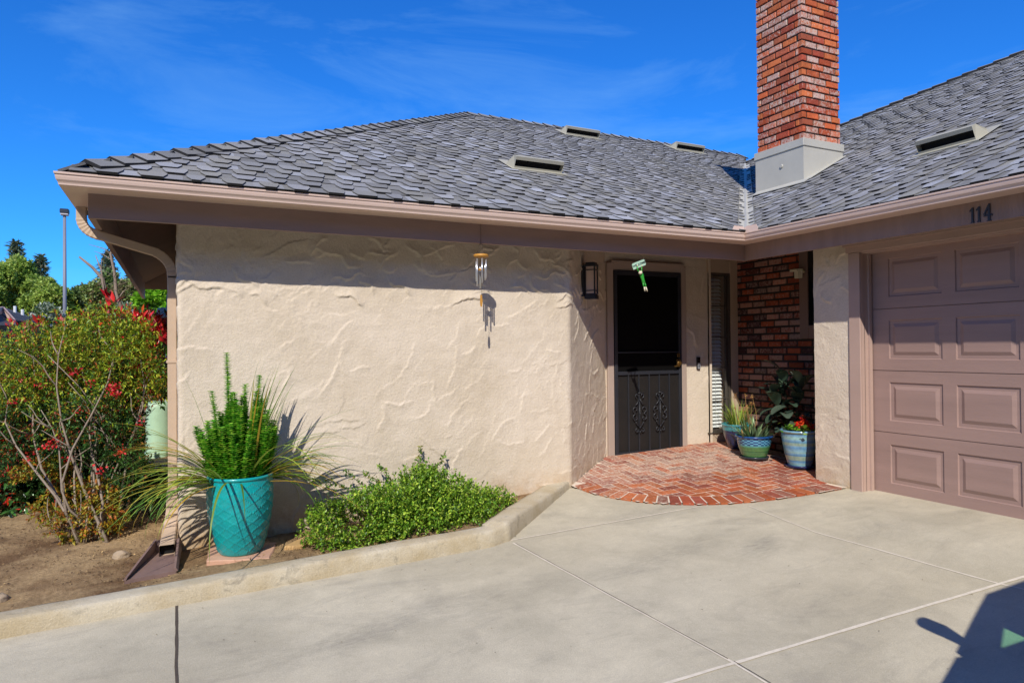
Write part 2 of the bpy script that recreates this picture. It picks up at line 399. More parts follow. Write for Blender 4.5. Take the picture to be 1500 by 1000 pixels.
# --- trowelled stucco skins as real relief
def stucco_field(nu, nv, res, seed, density=28):
    rs = np.random.RandomState(seed); H = np.zeros((nv, nu)); W, Hh = nu*res, nv*res
    U, Vv = np.meshgrid(np.arange(nu)*res, np.arange(nv)*res)
    for _ in range(int(density*W*Hh)):
        cu, cv = rs.uniform(-.1, W+.1), rs.uniform(-.1, Hh+.1); a = rs.choice([rs.normal(1.0, .35), rs.normal(.5, .5), rs.uniform(0, 6.28)]); L = rs.uniform(.07, .24); Wd = rs.uniform(.06, .17); hh = rs.uniform(.002, .0065)*rs.choice([.5, 1, 1.35])
        du, dv = U-cu, Vv-cv; p = du*math.cos(a)+dv*math.sin(a); q = -du*math.sin(a)+dv*math.cos(a)
        q = q+.35*p*p/L*rs.uniform(-1, 1)+.006*np.sin(p*rs.uniform(20, 70)+rs.uniform(0, 6))+.003*np.sin(p*rs.uniform(90, 160))
        prof_ = np.clip((q+Wd)/Wd, 0, 1)**2.2*(q < 0)+np.clip(1-q/.008, 0, 1)*(q >= 0)
        prof_ *= np.clip((1-np.abs(p)/L)*3, 0, 1)
        H = np.maximum(H*(1-.45*(prof_ > .02)*np.clip(prof_*2, 0, 1)), hh*prof_)
    for _ in range(int(17*W*max(0, Hh-2.0))):
        cu, cv = rs.uniform(0, W), Hh-rs.uniform(.42, .95); a = math.pi+rs.normal(0, .55); L = rs.uniform(.06, .2); Wd = rs.uniform(.08, .2); hh = rs.uniform(.008, .016)
        du, dv = U-cu, Vv-cv; p = du*math.cos(a)+dv*math.sin(a); q = -du*math.sin(a)+dv*math.cos(a)+.02*np.sin(p*rs.uniform(14, 40)+rs.uniform(0, 6))+.006*.4*np.sin(p*110)
        prof_ = np.clip((q+Wd)/Wd, 0, 1)**3*(q < 0)+np.clip(1-q/.009, 0, 1)*(q >= 0); H = np.maximum(H, hh*prof_*np.clip((1-np.abs(p)/L)*2.5, 0, 1))
    for sc, am in ((2.1, .0035), (5, .0014)):
        g = np.array([[noise.noise(Vector((u*res*6*sc, v*res*6*sc, seed))) for u in range(0, nu, 6)] for v in range(0, nv, 6)]); 
        gu = np.minimum(np.arange(nu)/6, g.shape[1]-1.001); gv = np.minimum(np.arange(nv)/6, g.shape[0]-1.001); iu, iv = gu.astype(int), gv.astype(int); fu, fv = gu-iu, (gv-iv)[:, None]
        iu1, iv1 = np.minimum(iu+1, g.shape[1]-1), np.minimum(iv+1, g.shape[0]-1)
        H += am*((g[iv][:, iu]*(1-fu)+g[iv][:, iu1]*fu)*(1-fv)+(g[iv1][:, iu]*(1-fu)+g[iv1][:, iu1]*fu)*fv)
    return H
def stucco_skin(path, z0, z1, res, seed, rad=.05, name='wall', dens=28):
    """path: plan polyline walked with the outside on the right hand"""
    pts = [Vector(p) for p in path]; S = []
    for i in range(len(pts)-1):
        a, b = pts[i], pts[i+1]; d = (b-a).normalized()
        s0 = a if i == 0 else a+d*rad; s1 = b if i == len(pts)-2 else b-d*rad; n = max(2, int((s1-s0).length/res))
        S += [(s0.lerp(s1, k/n), Vector((d.y, -d.x))) for k in range(n+1)]
        if i < len(pts)-2:
            d2 = (pts[i+2]-b).normalized(); k_ = max(3, int(rad*1.6/res)); e0, e1 = b-d*rad, b+d2*rad
            for k in range(1, k_):
                t = k/k_; p = e0*(1-t)**2+b*2*t*(1-t)+e1*t*t; tt = (d*(1-t)+d2*t).normalized(); S.append((p, Vector((tt.y, -tt.x))))
    nu = len(S); nv = int((z1-z0)/res)+1; H = stucco_field(nu, nv, res, seed, dens)
    B = np.array([(p.x, p.y) for p, n in S]); Nn = np.array([(n.x, n.y) for p, n in S]); zs = np.linspace(z0, z1, nv)
    X = B[:, 0][None, :]+Nn[:, 0][None, :]*H; Y = B[:, 1][None, :]+Nn[:, 1][None, :]*H; Z = np.repeat(zs[:, None], nu, 1)
    V = np.stack([X.ravel(), Y.ravel(), Z.ravel()], 1); i = (np.arange(nu-1)[None, :]+nu*np.arange(nv-1)[:, None]).ravel()
    return npmesh(name, V, np.stack([i, i+1, i+nu+1, i+nu], 1), STUCCO, house, None, True)
WP = [(0, 6.6), (0, 5.42), (3.25, 5.42), (4.14, 6.16), (4.14, 6.3)]
stucco_skin([(0, 5.9), (0, 5.42), (3.25, 5.42), (4.135, 6.155)], -.3, 2.6, .0078, 3, .035, dens=30)
stucco_skin([(5.2, 6.15), (5.56, 6.15)], -.05, 2.2, .012, 8)
stucco_skin([(5.95, 4.55), (5.42, 4.55), (5.42, 4.165)][1:], -.1, 2.55, .009, 12, .03, dens=40)
mb = MB()
mb.box((.012, 5.905, -.4), (.2, 12.2, 2.6)); mb.box((.2, 12.0, -.4), (13, 12.2, 2.6)); mb.box((.012, 5.46, -.4), (.2, 5.904, 2.6))
mb.box((.2, 5.46, -.4), (3.2, 5.6, 2.6)); mb.box((4.14, 6.17, 2.2), (6.0, 6.4, 2.62)); mb.box((5.2, 6.165, -.3), (5.55, 6.4, 2.2)); mb.box((3.2, 6.35, -.3), (4.13, 6.4, 2.6))
mb.box((5.44, 4.2, -.3), (6.0, 4.54, 2.6)); mb.box((5.43, -4.5, 2.18), (5.6, 4.163, 2.66)); mb.box((5.42, -4.5, -.3), (5.6, -1.0, 2.18)); mb.box((13, -4.5, -.3), (13.2, 12.2, 2.6)); mb.box((5.6, -4.5, -.3), (13, -4.3, 2.6))
mb.prism([(4.135, 6.155, -.1), (4.145, 6.152, -.1), (4.145, 6.3, -.1), (4.05, 6.3, -.1)], (0, 0, 2.7))
mb.build('wall', STUCCO, house)
stucco_skin([(4.136, 6.152), (5.99, 6.152)], 2.2, 2.62, .02, 9)
# porch ceiling-high dark interior behind windows
mb = MB(); mb.box((5.45, 6.52, .1), (6.3, 6.6, 2.3)); mb.build('room_back', DARK, house)

# --- bricks
def bricks(mb, org, du, dn, L, z0, z1, course, seed, blen=.2, gap=.012, depth=.05, white=.0, cols=None):
    rs = random.Random(seed); org = Vector(org); du = Vector(du); dn = Vector(dn); row = 0; z = z0
    while z < z1-.005:
        zt = min(z+course-gap, z1); u = -(row % 2)*blen*.5-rs.uniform(0, .03)
        while u < L:
            bl = blen*rs.uniform(.93, 1.06); a = max(0, u); b = min(L, u+bl-gap)
            if b-a > .02:
                c = rs.choice(cols); k = rs.uniform(.7, 1.15); out = rs.uniform(-.002, .004)
                P = [org+du*s_+dn*o+Vector((0, 0, zz)) for zz in (z, zt) for s_, o in ((a, -depth), (b, -depth), (b, out), (a, out))]
                bv = .004; ins = [org+du*s_+dn*out+Vector((0, 0, zz)) for s_, zz in ((a+bv, z+bv), (b-bv, z+bv), (b-bv, zt-bv), (a+bv, zt-bv))]
                edge = [org+du*s_+dn*(out-bv)+Vector((0, 0, zz)) for s_, zz in ((a, z), (b, z), (b, zt), (a, zt))]
                wob = lambda p: p+Vector((rs.uniform(-1, 1), rs.uniform(-1, 1), rs.uniform(-1, 1)))*.0012
                back = [P[0], P[1], P[5], P[4]]
                mb.add([wob(p) for p in ins]+[wob(p) for p in edge]+back, [(0, 1, 2, 3), (4, 5, 1, 0), (5, 6, 2, 1), (6, 7, 3, 2), (7, 4, 0, 3), (8, 9, 5, 4), (9, 10, 6, 5), (10, 11, 7, 6), (11, 8, 4, 7)],
                       (c[0]*k, c[1]*k, c[2]*k, white+rs.uniform(-.16, .14)))
            u += bl
        z += course; row += 1
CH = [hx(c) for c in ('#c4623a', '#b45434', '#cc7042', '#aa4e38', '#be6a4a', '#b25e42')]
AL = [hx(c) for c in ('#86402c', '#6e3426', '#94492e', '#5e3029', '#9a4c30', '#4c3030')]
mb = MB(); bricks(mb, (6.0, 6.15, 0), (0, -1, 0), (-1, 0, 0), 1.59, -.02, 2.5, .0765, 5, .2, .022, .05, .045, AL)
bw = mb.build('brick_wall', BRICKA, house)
mb = MB(); mb.box((6.012, 4.55, -.2), (6.1, 6.16, 2.5)); mb.build('mortar', MORT, bw)
# chimney, rising through the garage slope
chim = None
cx0, cx1, cy0, cy1 = 6.33, 6.94, 5.43, 6.10
mb = MB()
bricks(mb, (cx0, cy0, 0), (1, 0, 0), (0, -1, 0), cx1-cx0, 3.62, 6.2, .0805, 21, .2, .018, .05, .01, CH)
bricks(mb, (cx0, cy1, 0), (0, -1, 0), (-1, 0, 0), cy1-cy0-.052, 3.62, 6.2, .0805, 22, .2, .018, .05, .0, CH)
bricks(mb, (cx1, cy0+.052, 0), (0, 1, 0), (1, 0, 0), cy1-cy0-.052, 3.62, 6.2, .0805, 23, .2, .012, .05, 0, CH)
bricks(mb, (cx1-.052, cy1, 0), (-1, 0, 0), (0, 1, 0), cx1-cx0-.104, 3.62, 6.2, .0805, 24, .2, .012, .05, 0, CH)

# --- roof
SL = .52; RZ = 2.385
def zf(y): return RZ+SL*(y-4.88)
def zg(x): return RZ+SL*(x-4.91)
INN = (4.91, 4.88); LEFT = (-.63, 4.88); RY = 9.70; APX = (4.02, RY); VT = (4.91+RY-4.88, RY)
GA = (9.5, 7.45); GB = (10.75, 5.05)
mb = MB()
def slab(poly, z, th=.1):
    P = [(x, y, z(x, y)) for x, y in poly]; mb.prism([(a, b, c-th) for a, b, c in P], (0, 0, th-.012))
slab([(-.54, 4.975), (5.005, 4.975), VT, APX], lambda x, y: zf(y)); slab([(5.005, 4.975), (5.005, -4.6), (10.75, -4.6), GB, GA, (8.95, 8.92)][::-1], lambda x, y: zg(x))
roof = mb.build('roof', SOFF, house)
chim = MB(); 
mbc = mb
mb = MB()
def tri(z, *pts): mb.prism([(x, y, zz-.08) for x, y, zz in pts], (0, 0, .07))
west = [(-.54, 4.975, RZ+.05), APX+(zf(RY),), (-.54, 12.6, RZ+.05)]
tri(0, *west); tri(0, (APX[0], RY, zf(RY)), (9.73, RY, zf(RY)), (9.73, 12.7, RZ), (-.63, 12.7, RZ))
mb.prism([(10.75, -4.6, zg(10.75)-.09), (10.75, 5.05, zg(10.75)-.09), (16, 5.05, zg(10.75)-2.6), (16, -4.6, zg(10.75)-2.6)], (0, 0, .07))
mb.prism([(10.75, 5.05, zg(10.75)-.09), GA+(zg(9.5)-.09,), (8.95, 8.92, zg(8.95)-.09), (9.73, 12.7, RZ-.09), (16, 12.7, RZ-.09), (16, 5.05, zg(10.75)-2.7)], (0, 0, .07))
for o in (mb.build('rear_slope', SOFF, roof),): pass
PAL = [hx(c) for c in ('#7b7b7b', '#717171', '#7f7f80', '#858587', '#74736f', '#7f7d76', '#6c6b69', '#8f9196', '#747474', '#797772')]
PAL = [tuple((x*.8+.2*.19)*1.27 for x in c) for c in PAL]
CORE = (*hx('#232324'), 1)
def shingle_rows(O3, ux, vx, umin, umax, Lv, seed, name):
    """O3 origin; ux unit along the eave; vx unit up the slope; umin/umax(v) bounds of a course"""
    rs = random.Random(seed); O3 = Vector(O3); ux = Vector(ux); vx = Vector(vx); nn = ux.cross(vx).normalized()
    if nn.z < 0: nn = -nn
    mb = MB(); ex = .138; v = -.02; r_ = 0
    def P(u, w, h): return O3+ux*u+vx*w+nn*h
    while v < Lv:
        a, b = umin(v+.07), umax(v+.07)
        ramp_ = lambda w, h: h   # every course is tilted a little over the one below
        # backing course
        q_ = a
        while q_ < b:
            e_ = min(b, q_+rs.uniform(.16, .3)); c0 = rs.choice(PAL); k = rs.uniform(.82, 1.04); c0 = tuple(x*k for x in c0)+(1,)
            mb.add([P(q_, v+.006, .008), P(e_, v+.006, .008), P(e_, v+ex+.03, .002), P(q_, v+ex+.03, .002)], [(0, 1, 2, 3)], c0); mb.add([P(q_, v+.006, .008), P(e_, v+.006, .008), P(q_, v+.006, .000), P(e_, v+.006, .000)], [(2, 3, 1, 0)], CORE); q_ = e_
        W0 = .172; k0 = math.floor((a-.3)/W0); off = (r_ % 2)*.5*W0+rs.uniform(-.022, .022); u = k0*W0+off
        while u < b:
            w = rs.uniform(.115, .185); ch = rs.uniform(.018, .034)
            u0, u1 = u, u+w-.004
            if u1 > a+.02 and u0 < b-.02:
                lo0, lo1 = max(a, u0+ch), min(b, u1-ch); u0c, u1c = max(a, u0), min(b, u1); lo0 = min(lo0, lo1-.005); lo0 = max(lo0, u0c); lo1 = max(lo1, lo0+.004); lo1 = min(lo1, u1c)
                dv = rs.uniform(-.004, .004); k = rs.uniform(.86, 1.14); c = rs.choice(PAL); c = (c[0]*k, c[1]*k, c[2]*k, 1)
                t0 = .019; t1 = .008; vm = v+ex*.62
                q = [P(lo0, v+dv, t0), P(lo1, v+dv, t0), P(u1c, vm, (t0+t1)/2+.001), P(u1c-.001, v+ex+.02, t1), P(u0c+.001, v+ex+.02, t1), P(u0c, vm, (t0+t1)/2+.001)]
                q2 = [p-nn*.017 for p in q]
                mb.add(q, [(0, 1, 2, 3, 4, 5)], c)
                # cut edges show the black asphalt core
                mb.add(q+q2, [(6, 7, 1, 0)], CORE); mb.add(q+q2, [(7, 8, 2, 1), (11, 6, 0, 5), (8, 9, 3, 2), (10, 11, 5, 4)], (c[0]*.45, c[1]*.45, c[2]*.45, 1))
            u += w+rs.uniform(.055, .11)
        v += ex; r_ += 1
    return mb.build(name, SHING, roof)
kk = math.sqrt(1+SL*SL)
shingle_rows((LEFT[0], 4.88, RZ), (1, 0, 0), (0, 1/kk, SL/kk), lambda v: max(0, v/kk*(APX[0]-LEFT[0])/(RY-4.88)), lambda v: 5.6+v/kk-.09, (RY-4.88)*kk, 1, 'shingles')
def gmin(v):   # distance along -y from the valley
    x = 4.91+v/kk; return -(x-4.91)+.09 if x < 8.95 else 4.88-(8.92-(x-8.95)/(9.5-8.95)*(8.92-7.45)) if x < 9.5 else 4.88-(7.45-(x-9.5)/(1.25)*2.4)
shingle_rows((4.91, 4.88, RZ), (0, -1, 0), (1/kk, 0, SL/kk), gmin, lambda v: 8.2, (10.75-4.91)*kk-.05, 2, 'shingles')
def west_rows():
    L = (APX[0]-LEFT[0]); s2 = (zf(RY)-RZ)/L; k2 = math.sqrt(1+s2*s2)
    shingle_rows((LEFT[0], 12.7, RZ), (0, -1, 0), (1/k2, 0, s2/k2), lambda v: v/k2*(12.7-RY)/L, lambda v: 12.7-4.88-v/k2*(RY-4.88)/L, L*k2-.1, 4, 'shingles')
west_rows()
def caps(a, b, wid, n1, n2, seed, name='ridge_cap'):
    """overlapping cap shingles along a hip or ridge from a (low) to b; n1, n2: the down-slope directions either side"""
    rs = random.Random(seed); a = Vector(a); b = Vector(b); L = (b-a).length; d = (b-a)/L; mb = MB(); s_ = 0; n1 = Vector(n1).normalized(); n2 = Vector(n2).normalized()
    while s_ < L:
        l = .27; c = rs.choice(PAL[:7]); k = rs.uniform(.8, 1.1); c = (c[0]*k, c[1]*k, c[2]*k*.98, 1)
        up = Vector((0, 0, 1)); p0, p1 = a+d*(s_-.01), a+d*min(s_+l, L); h0, h1 = .034+rs.uniform(0, .008), .012
        q = []
        for p, h in ((p0, h0), (p1, h1)):
            q += [p+n1*wid+up*h, p+n1*wid*.45+up*(h+.006), p+up*(h+.01), p+n2*wid*.45+up*(h+.006), p+n2*wid+up*h]
        lo = [x-up*.024 for x in q]
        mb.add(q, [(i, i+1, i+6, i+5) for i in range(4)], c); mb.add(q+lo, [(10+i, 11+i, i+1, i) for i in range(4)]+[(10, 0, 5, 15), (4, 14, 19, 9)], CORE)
        s_ += .19
    return mb.build(name, SHING, roof)
caps((LEFT[0]+.12, 5.0, RZ+.06), (APX[0], RY, zf(RY)), .14, (1, -1, -.52), (-1, 1, -.52), 1)
caps((APX[0], RY, zf(RY)), (9.7, RY, zf(RY)), .14, (0, -1, -SL), (0, 1, -SL), 2)
caps(GA+(zg(9.5),), GB+(zg(10.75),), .14, (-1, -.5, -.35), (1, .5, .1), 3)
caps((8.95, 8.92, zg(8.95)), GA+(zg(9.5),), .14, (-1, -.4, -.4), (1, .5, .1), 5)
caps(GB+(zg(10.75),), (10.75, -4.6, zg(10.75)), .14, (-1, 0, -SL), (1, 0, -SL), 4)
# valley flashing: two sheet wings with a raised centre rib
mb = MB(); d = Vector((1, 1, SL)); n_ = 18
for side, wd in ((1, (-1, 0, 0)), (-1, (0, -1, 0))):
    a = Vector((4.93, 4.90, RZ+.008)); w = Vector(wd)
    e = a+d*3.9; prof_ = [(0, .035), (.035, .012), (.1, .012), (.11, .03)]
    vs = [p+w*o+Vector((0, 0, h)) for p in (a, e) for o, h in prof_]; mb.add(vs, [(i, i+1, i+5, i+4) for i in range(3)])
mb.build('valley_flashing', METAL, roof)
# roof vents
def vent(c, along, up, wid, lab):
    """low slant-back roof ventilator with an open dark mouth down-slope"""
    c = Vector(c); a = Vector(along).normalized(); u = Vector(up).normalized(); n = a.cross(u).normalized()
    if n.z < 0: n = -n
    h = .14; dpt = .30; P = lambda s_, t, k: c+a*s_+u*t+n*k
    w = wid/2; m_ = MB()
    # base flange, slanted top, cheeks
    m_.add([P(-w-.05, -.05, .022), P(w+.05, -.05, .022), P(w+.05, dpt+.06, .022), P(-w-.05, dpt+.06, .022), P(-w-.05, -.05, .005), P(w+.05, -.05, .005)], [(0, 1, 2, 3), (4, 5, 1, 0)])
    m_.add([P(-w, 0, h), P(w, 0, h), P(w, .06, h), P(-w, .06, h), P(w-.05, dpt, .02), P(-w+.05, dpt, .02), P(-w, 0, h-.035), P(w, 0, h-.035)], [(0, 1, 2, 3), (3, 2, 4, 5), (6, 7, 1, 0)])
    for s_ in (-1, 1):
        m_.add([P(s_*w, 0, .022), P(s_*w, 0, h), P(s_*w, .06, h), P(s_*(w-.05), dpt, .02), P(s_*(w+.05), .12, .022)], [(0, 1, 2, 3), (0, 3, 4), (0, 4, 2)])
    m_.add([P(-w, 0, .022), P(w, 0, .022), P(w, 0, .04), P(-w, 0, .04)], [(0, 1, 2, 3)])
    v_ = m_.build('roof_vent', VENTM, roof)
    m_ = MB(); m_.add([P(-w+.015, .05, .03), P(w-.015, .05, .03), P(w-.015, .05, h-.01), P(-w+.015, .05, h-.01)], [(0, 1, 2, 3)])
    # black sheet standing in for the shade inside the hood
    m_.build('vent_mouth_shade', DARK, roof)
UF, UG = (0, 1, SL), (1, 0, SL)
vent((3.42, 6.32, zf(6.32)), (1, 0, 0), UF, .57, 0)
vent((5.72, 9.1, zf(9.1)), (1, 0, 0), UF, .6, 0)
vent((8.0, 9.25, zf(9.25)), (1, 0, 0), UF, .6, 0)
vent((6.1, 3.70, zg(6.1)), (0, -1, 0), UG, .5, 0)
# chimney base flashing (part of the roof), brick stack
mb2 = MB(); o_ = .018
mb2.box((cx0-o_, cy0-o_, 2.9), (cx1+o_, cy1+o_, 3.61)); fl_box = mb2
CHM = MB(); bricksets = mb
stack = MB()
bricks(stack, (cx0, cy0, 0), (1, 0, 0), (0, -1, 0), cx1-cx0, 3.62, 6.2, .0805, 21, .2, .018, .05, .03, CH)
bricks(stack, (cx0, cy1, 0), (0, -1, 0), (-1, 0, 0), cy1-cy0-.052, 3.62, 6.2, .0805, 22, .2, .018, .05, .02, CH)
bricks(stack, (cx1, cy0+.052, 0), (0, 1, 0), (1, 0, 0), cy1-cy0-.052, 3.62, 6.2, .0805, 23, .2, .012, .05, 0, CH)
bricks(stack, (cx1-.052, cy1, 0), (-1, 0, 0), (0, 1, 0), cx1-cx0-.104, 3.62, 6.2, .0805, 24, .2, .012, .05, 0, CH)
chim = stack.build('chimney', BRICK, house)
m_ = MB(); m_.box((cx0+.012, cy0+.012, 3.0), (cx1-.012, cy1-.012, 6.18)); m_.build('mortar', MORT, chim)
m_ = MB(); m_.box((cx0-.06, cy0-.06, 6.2), (cx1+.06, cy1+.06, 6.3), bev=.01); m_.build('chimney_cap', CONC, chim)
fl = fl_box; fl.box((cx0-.03, cy0-.03, 3.53), (cx1+.03, cy1+.03, 3.617), bev=.004)
fl.prism([(cx0-.11, cy0-.1, zg(cx0-.11)+.024), (cx0-.018, cy0-.1, zg(cx0-.018)+.03), (cx0-.018, cy1, zg(cx0-.018)+.03), (cx0-.11, cy1, zg(cx0-.11)+.024)], (0, 0, .008))
fl.prism([(cx0-.018, cy0-.1, zg(cx0-.018)+.024), (cx1+.02, cy0-.06, zg(cx1+.02)+.024), (cx1+.02, cy0-.018, zg(cx1+.02)+.024), (cx0-.018, cy0-.018, zg(cx0-.018)+.024)], (0, 0, .008))
cc = (cx0-.02, 5.72, 3.37)
fl.add([(cx0-.02, 5.72+.025*math.cos(a), 3.37+.025*math.sin(a)) for a in np.linspace(0, 6.28, 13)[:12]]+[(cx0-.032, 5.72+.018*math.cos(a), 3.37+.018*math.sin(a)) for a in np.linspace(0, 6.28, 13)[:12]], [(i, (i+1) % 12, 12+(i+1) % 12, 12+i) for i in range(12)]+[tuple(range(12, 24))])
fl.build('chimney_flashing', METAL, chim)

# --- fascia, gutter, downspout
def extr_path(path, prof, close=True):
    """path rows: (x, y, mitre x, mitre y); profile rows: (outward, z)"""
    n = len(prof); V = [(x+mx*o, y+my*o, z) for (x, y, mx, my) in path for o, z in prof]
    Fc = [(i*n+j, i*n+(j+1) % n, (i+1)*n+(j+1) % n, (i+1)*n+j) for i in range(len(path)-1) for j in range(n if close else n-1)]
    if close: Fc += [tuple(range(n))[::-1], tuple((len(path)-1)*n+j for j in range(n))]
    return V, Fc
FX, FY = 5.09, 5.09
for nm, pth, m_ in (('fascia', [(-.51, 12.6, -1, 0), (-.51, FY, -1, -1), (FX, FY, -1, -1)], FASC), ('fascia', [(FX, FY-.0, -1, -1), (FX, -4.6, -1, 0)], FASCG)):
    mb = MB(); v_, f_ = extr_path(pth, [(0, 2.40), (0, 2.14), (-.038, 2.14), (-.038, 2.40)]); mb.add(v_, f_); mb.build(nm, m_, house)
mb = MB(); pr = [(0.002, 2.372), (0.002, 2.296), (0.182, 2.296), (0.188, 2.3), (0.189, 2.308), (0.193, 2.316), (0.203, 2.328), (0.208, 2.345), (0.209, 2.358), (0.216, 2.361), (0.217, 2.372), (0.212, 2.374), (0.204, 2.372), (0.202, 2.35), (0.18, 2.302), (0.008, 2.302), (0.008, 2.372)]
v_, f_ = extr_path([(-.51, 5.72, -.72, 0), (-.51, FY, -.72, -1), (FX, FY, -1, -1), (FX, -4.6, -1, 0)], pr); mb.add(v_, f_)
gut = mb.build('gutter', GUTT, house)
mb = MB(); mb.prism([(FX-.216, FY-.214, 2.36), (FX-.216, FY-.214, 2.42), (FX-.23, FY-.214, 2.43), (FX-.34, FY-.214, 2.43), (FX-.36, FY-.214, 2.40), (FX-.36, FY-.214, 2.36)], (0, .004, 0))
mb.prism([(FX-.214, FY-.216, 2.36), (FX-.214, FY-.216, 2.42), (FX-.214, FY-.24, 2.43), (FX-.214, FY-.36, 2.43), (FX-.214, FY-.38, 2.40), (FX-.214, FY-.38, 2.36)], (.004, 0, 0)); mb.build('splash_guard', GUTT, gut)
# crimped downspout
mb = MB()
def arc(p, q, c, n=10): return [tuple(Vector(p).lerp(Vector(c), t).lerp(Vector(c).lerp(Vector(q), t), t)) for t in np.linspace(0, 1, n)]
yD = 5.60; up = [(-.6, yD, 2.30), (-.6, yD, 2.235)]+arc((-.6, yD, 2.22), (-.49, yD, 2.105), (-.6, yD, 2.13), 15)+[(-.47, yD, 2.10), (-.2, yD-.02, 2.02)]+arc((-.15, yD-.03, 2.005), (-.036, yD-.04, 1.84), (-.036, yD-.04, 1.95), 15)+[(-.036, yD-.04, 1.82)]
sc = [1]*2+[1+.07*(i % 2) for i in range(15)]+[1]*2+[1+.07*(i % 2) for i in range(15)]+[1]
mb.rtube(up, (0, 1, 0), .05, .062, sc=sc)
mb.rtube([(-.036, yD-.04, 1.83), (-.036, yD-.04, .22)], (0, 1, 0), .05, .06)
k1 = [(-.036, yD-.04, .25), (-.038, yD-.04, .14)]+arc((-.042, yD-.05, .1), (-.07, 5.2, -.065), (-.055, yD-.04, -.03), 12)
kp = MB(); n8 = 8; scs = [1.1, 1.12]+[1.14+.04*(i % 2)+.012*i for i in range(12)]
mb.rtube(k1, (1, 0, 0), .074, .062, cap=False, sc=scs)
for zz in (.2, .23, .26): mb.rtube([(-.036, yD-.04, zz), (-.036, yD-.04, zz+.012)], (0, 1, 0), .06, .08)
mb.rtube([(-.036, yD-.04, 1.2), (-.036, yD-.04, 1.22)], (0, 1, 0), .06, .075)
dsp = mb.build('downspout', DOWN, house)
mb = MB(); p = Vector(k1[-1]); q = (Vector(k1[-1])-Vector(k1[-2])).normalized(); mb.rtube([p-q*.05, p-q*.045], (1, 0, 0), .08, .068); mb.build('downspout_mouth', DARK, dsp)

# --- garage door
gy1, gy0 = 4.05, -.85
rows = [-.013, .527, 1.063, 1.600, 2.14]; gx = 5.55
gd = MB(); gd.box((gx+.012, gy0, -.01), (gx+.05, gy1+.02, 2.16)); gdo = gd.build('garage_door', GDOOR, house)
for r_ in range(4):
    m_ = MB(); z0, z1 = rows[r_]+.003, rows[r_+1]-.003
    cols_ = []; y = gy1-.165
    while y-.46 > gy0: cols_.append((y-.46, y)); y -= .568
    za, zb = rows[r_]+.102, rows[r_]+.436
    # flat field around the raised panels (faces at x = gx)
    ye = [gy1]+[e for c in cols_ for e in (c[1], c[0])]+[gy0]
    for i in range(0, len(ye), 2): m_.add([(gx, ye[i], z0), (gx, ye[i+1], z0), (gx, ye[i+1], z1), (gx, ye[i], z1)], [(0, 1, 2, 3)])
    for (a, b) in cols_:
        m_.add([(gx, b, z0), (gx, a, z0), (gx, a, za), (gx, b, za)], [(0, 1, 2, 3)]); m_.add([(gx, b, zb), (gx, a, zb), (gx, a, z1), (gx, b, z1)], [(0, 1, 2, 3)])
        ringd = [(0, 0), (.006, .010), (.032, .010), (.06, -.002), (.062, -.002)]; L = []
        for o, dd in ringd: L.append([(gx+dd, b-o, za+o), (gx+dd, a+o, za+o), (gx+dd, a+o, zb-o), (gx+dd, b-o, zb-o)])
        vs = [p for l in L for p in l]; fs = [(k*4+i, k*4+(i+1) % 4, k*4+4+(i+1) % 4, k*4+4+i) for k in range(4) for i in range(4)]+[(16, 17, 18, 19)]
        m_.add(vs, fs)
    m_.add([(gx, gy1, z0), (gx, gy0, z0), (gx+.02, gy0, z0), (gx+.02, gy1, z0), (gx, gy1, z1), (gx, gy0, z1), (gx+.02, gy0, z1), (gx+.02, gy1, z1)], [(0, 1, 2, 3), (4, 5, 6, 7)])
    m_.build('door_panel', GDOOR, gdo)
m_ = MB(); m_.box((gx-.004, gy0, -.035), (gx+.03, gy1, -.012)); m_.build('weather_strip', DARK, gdo)
m_ = MB(); m_.box((5.40, gy1+.001, -.03), (5.418, gy1+.112, 2.105), bev=.003); m_.box((5.4185, gy1, -.03), (5.46, gy1+.108, 2.1)); m_.box((5.455, gy1-.0, -.03), (5.56, gy1+.09, 2.1)); m_.box((5.50, gy1-.018, -.03), (5.535, gy1-.0005, 2.1))
m_.box((5.402, -1.2, 2.107), (5.43, gy1+.14, 2.175), bev=.003); m_.box((5.431, -1.2, 2.095), (5.56, gy1+.09, 2.16)); m_.box((5.385, -1.2, 2.165), (5.43, gy1+.16, 2.195)); m_.box((5.402, -.98, -.03), (5.56, -.86, 2.105)); m_.build('garage_door_frame', TRIM, house)

# --- front door wall: casing, security door
dx0, dx1, dz0, dz1 = 4.222, 5.142, .09, 2.12
m_ = MB(); m_.box((4.142, 6.118, .0), (dx0-.002, 6.16, dz1+.08), bev=.004); m_.box((dx1+.002, 6.118, .0), (5.215, 6.16, dz1+.08), bev=.004); m_.box((dx0-.001, 6.119, dz1+.003), (dx1+.001, 6.16, dz1+.08), bev=.004)
m_.box((dx0-.03, 6.10, dz1+.078), (dx1+.03, 6.16, dz1+.1)); m_.build('door_frame', TRIMD, house)
DOORB = mat('brown_front_door', '#3b2c24', .6, .25, 6, .001, 40, stretch=(6, 6, .5))
m_ = MB(); m_.box((dx0, 6.19, .0), (dx1, 6.235, dz1)); inner = m_.build('front_door', DOORB, house)
m_ = MB(); m_.box((dx0, 6.12, .02), (dx1, 6.24, .085)); m_.build('threshold', BLACKM, house)
sd = MB(); yo, yi = 6.108, 6.14
t_ = .042
sd.box((dx0+.004, yo, dz0), (dx0+t_, yi, dz1-.004), bev=.003); sd.box((dx1-t_, yo, dz0), (dx1-.004, yi, dz1-.004), bev=.003); sd.box((dx0+t_, yo, dz1-.05), (dx1-t_, yi, dz1-.004)); sd.box((dx0+t_, yo, dz0), (dx1-t_, yi, dz0+.06)); sd.box((dx0+t_, yo+.002, .985), (dx1-t_, yi, 1.022)); sd.box((dx0+t_, yo+.002, 1.22), (dx1-t_, yi, 1.235))
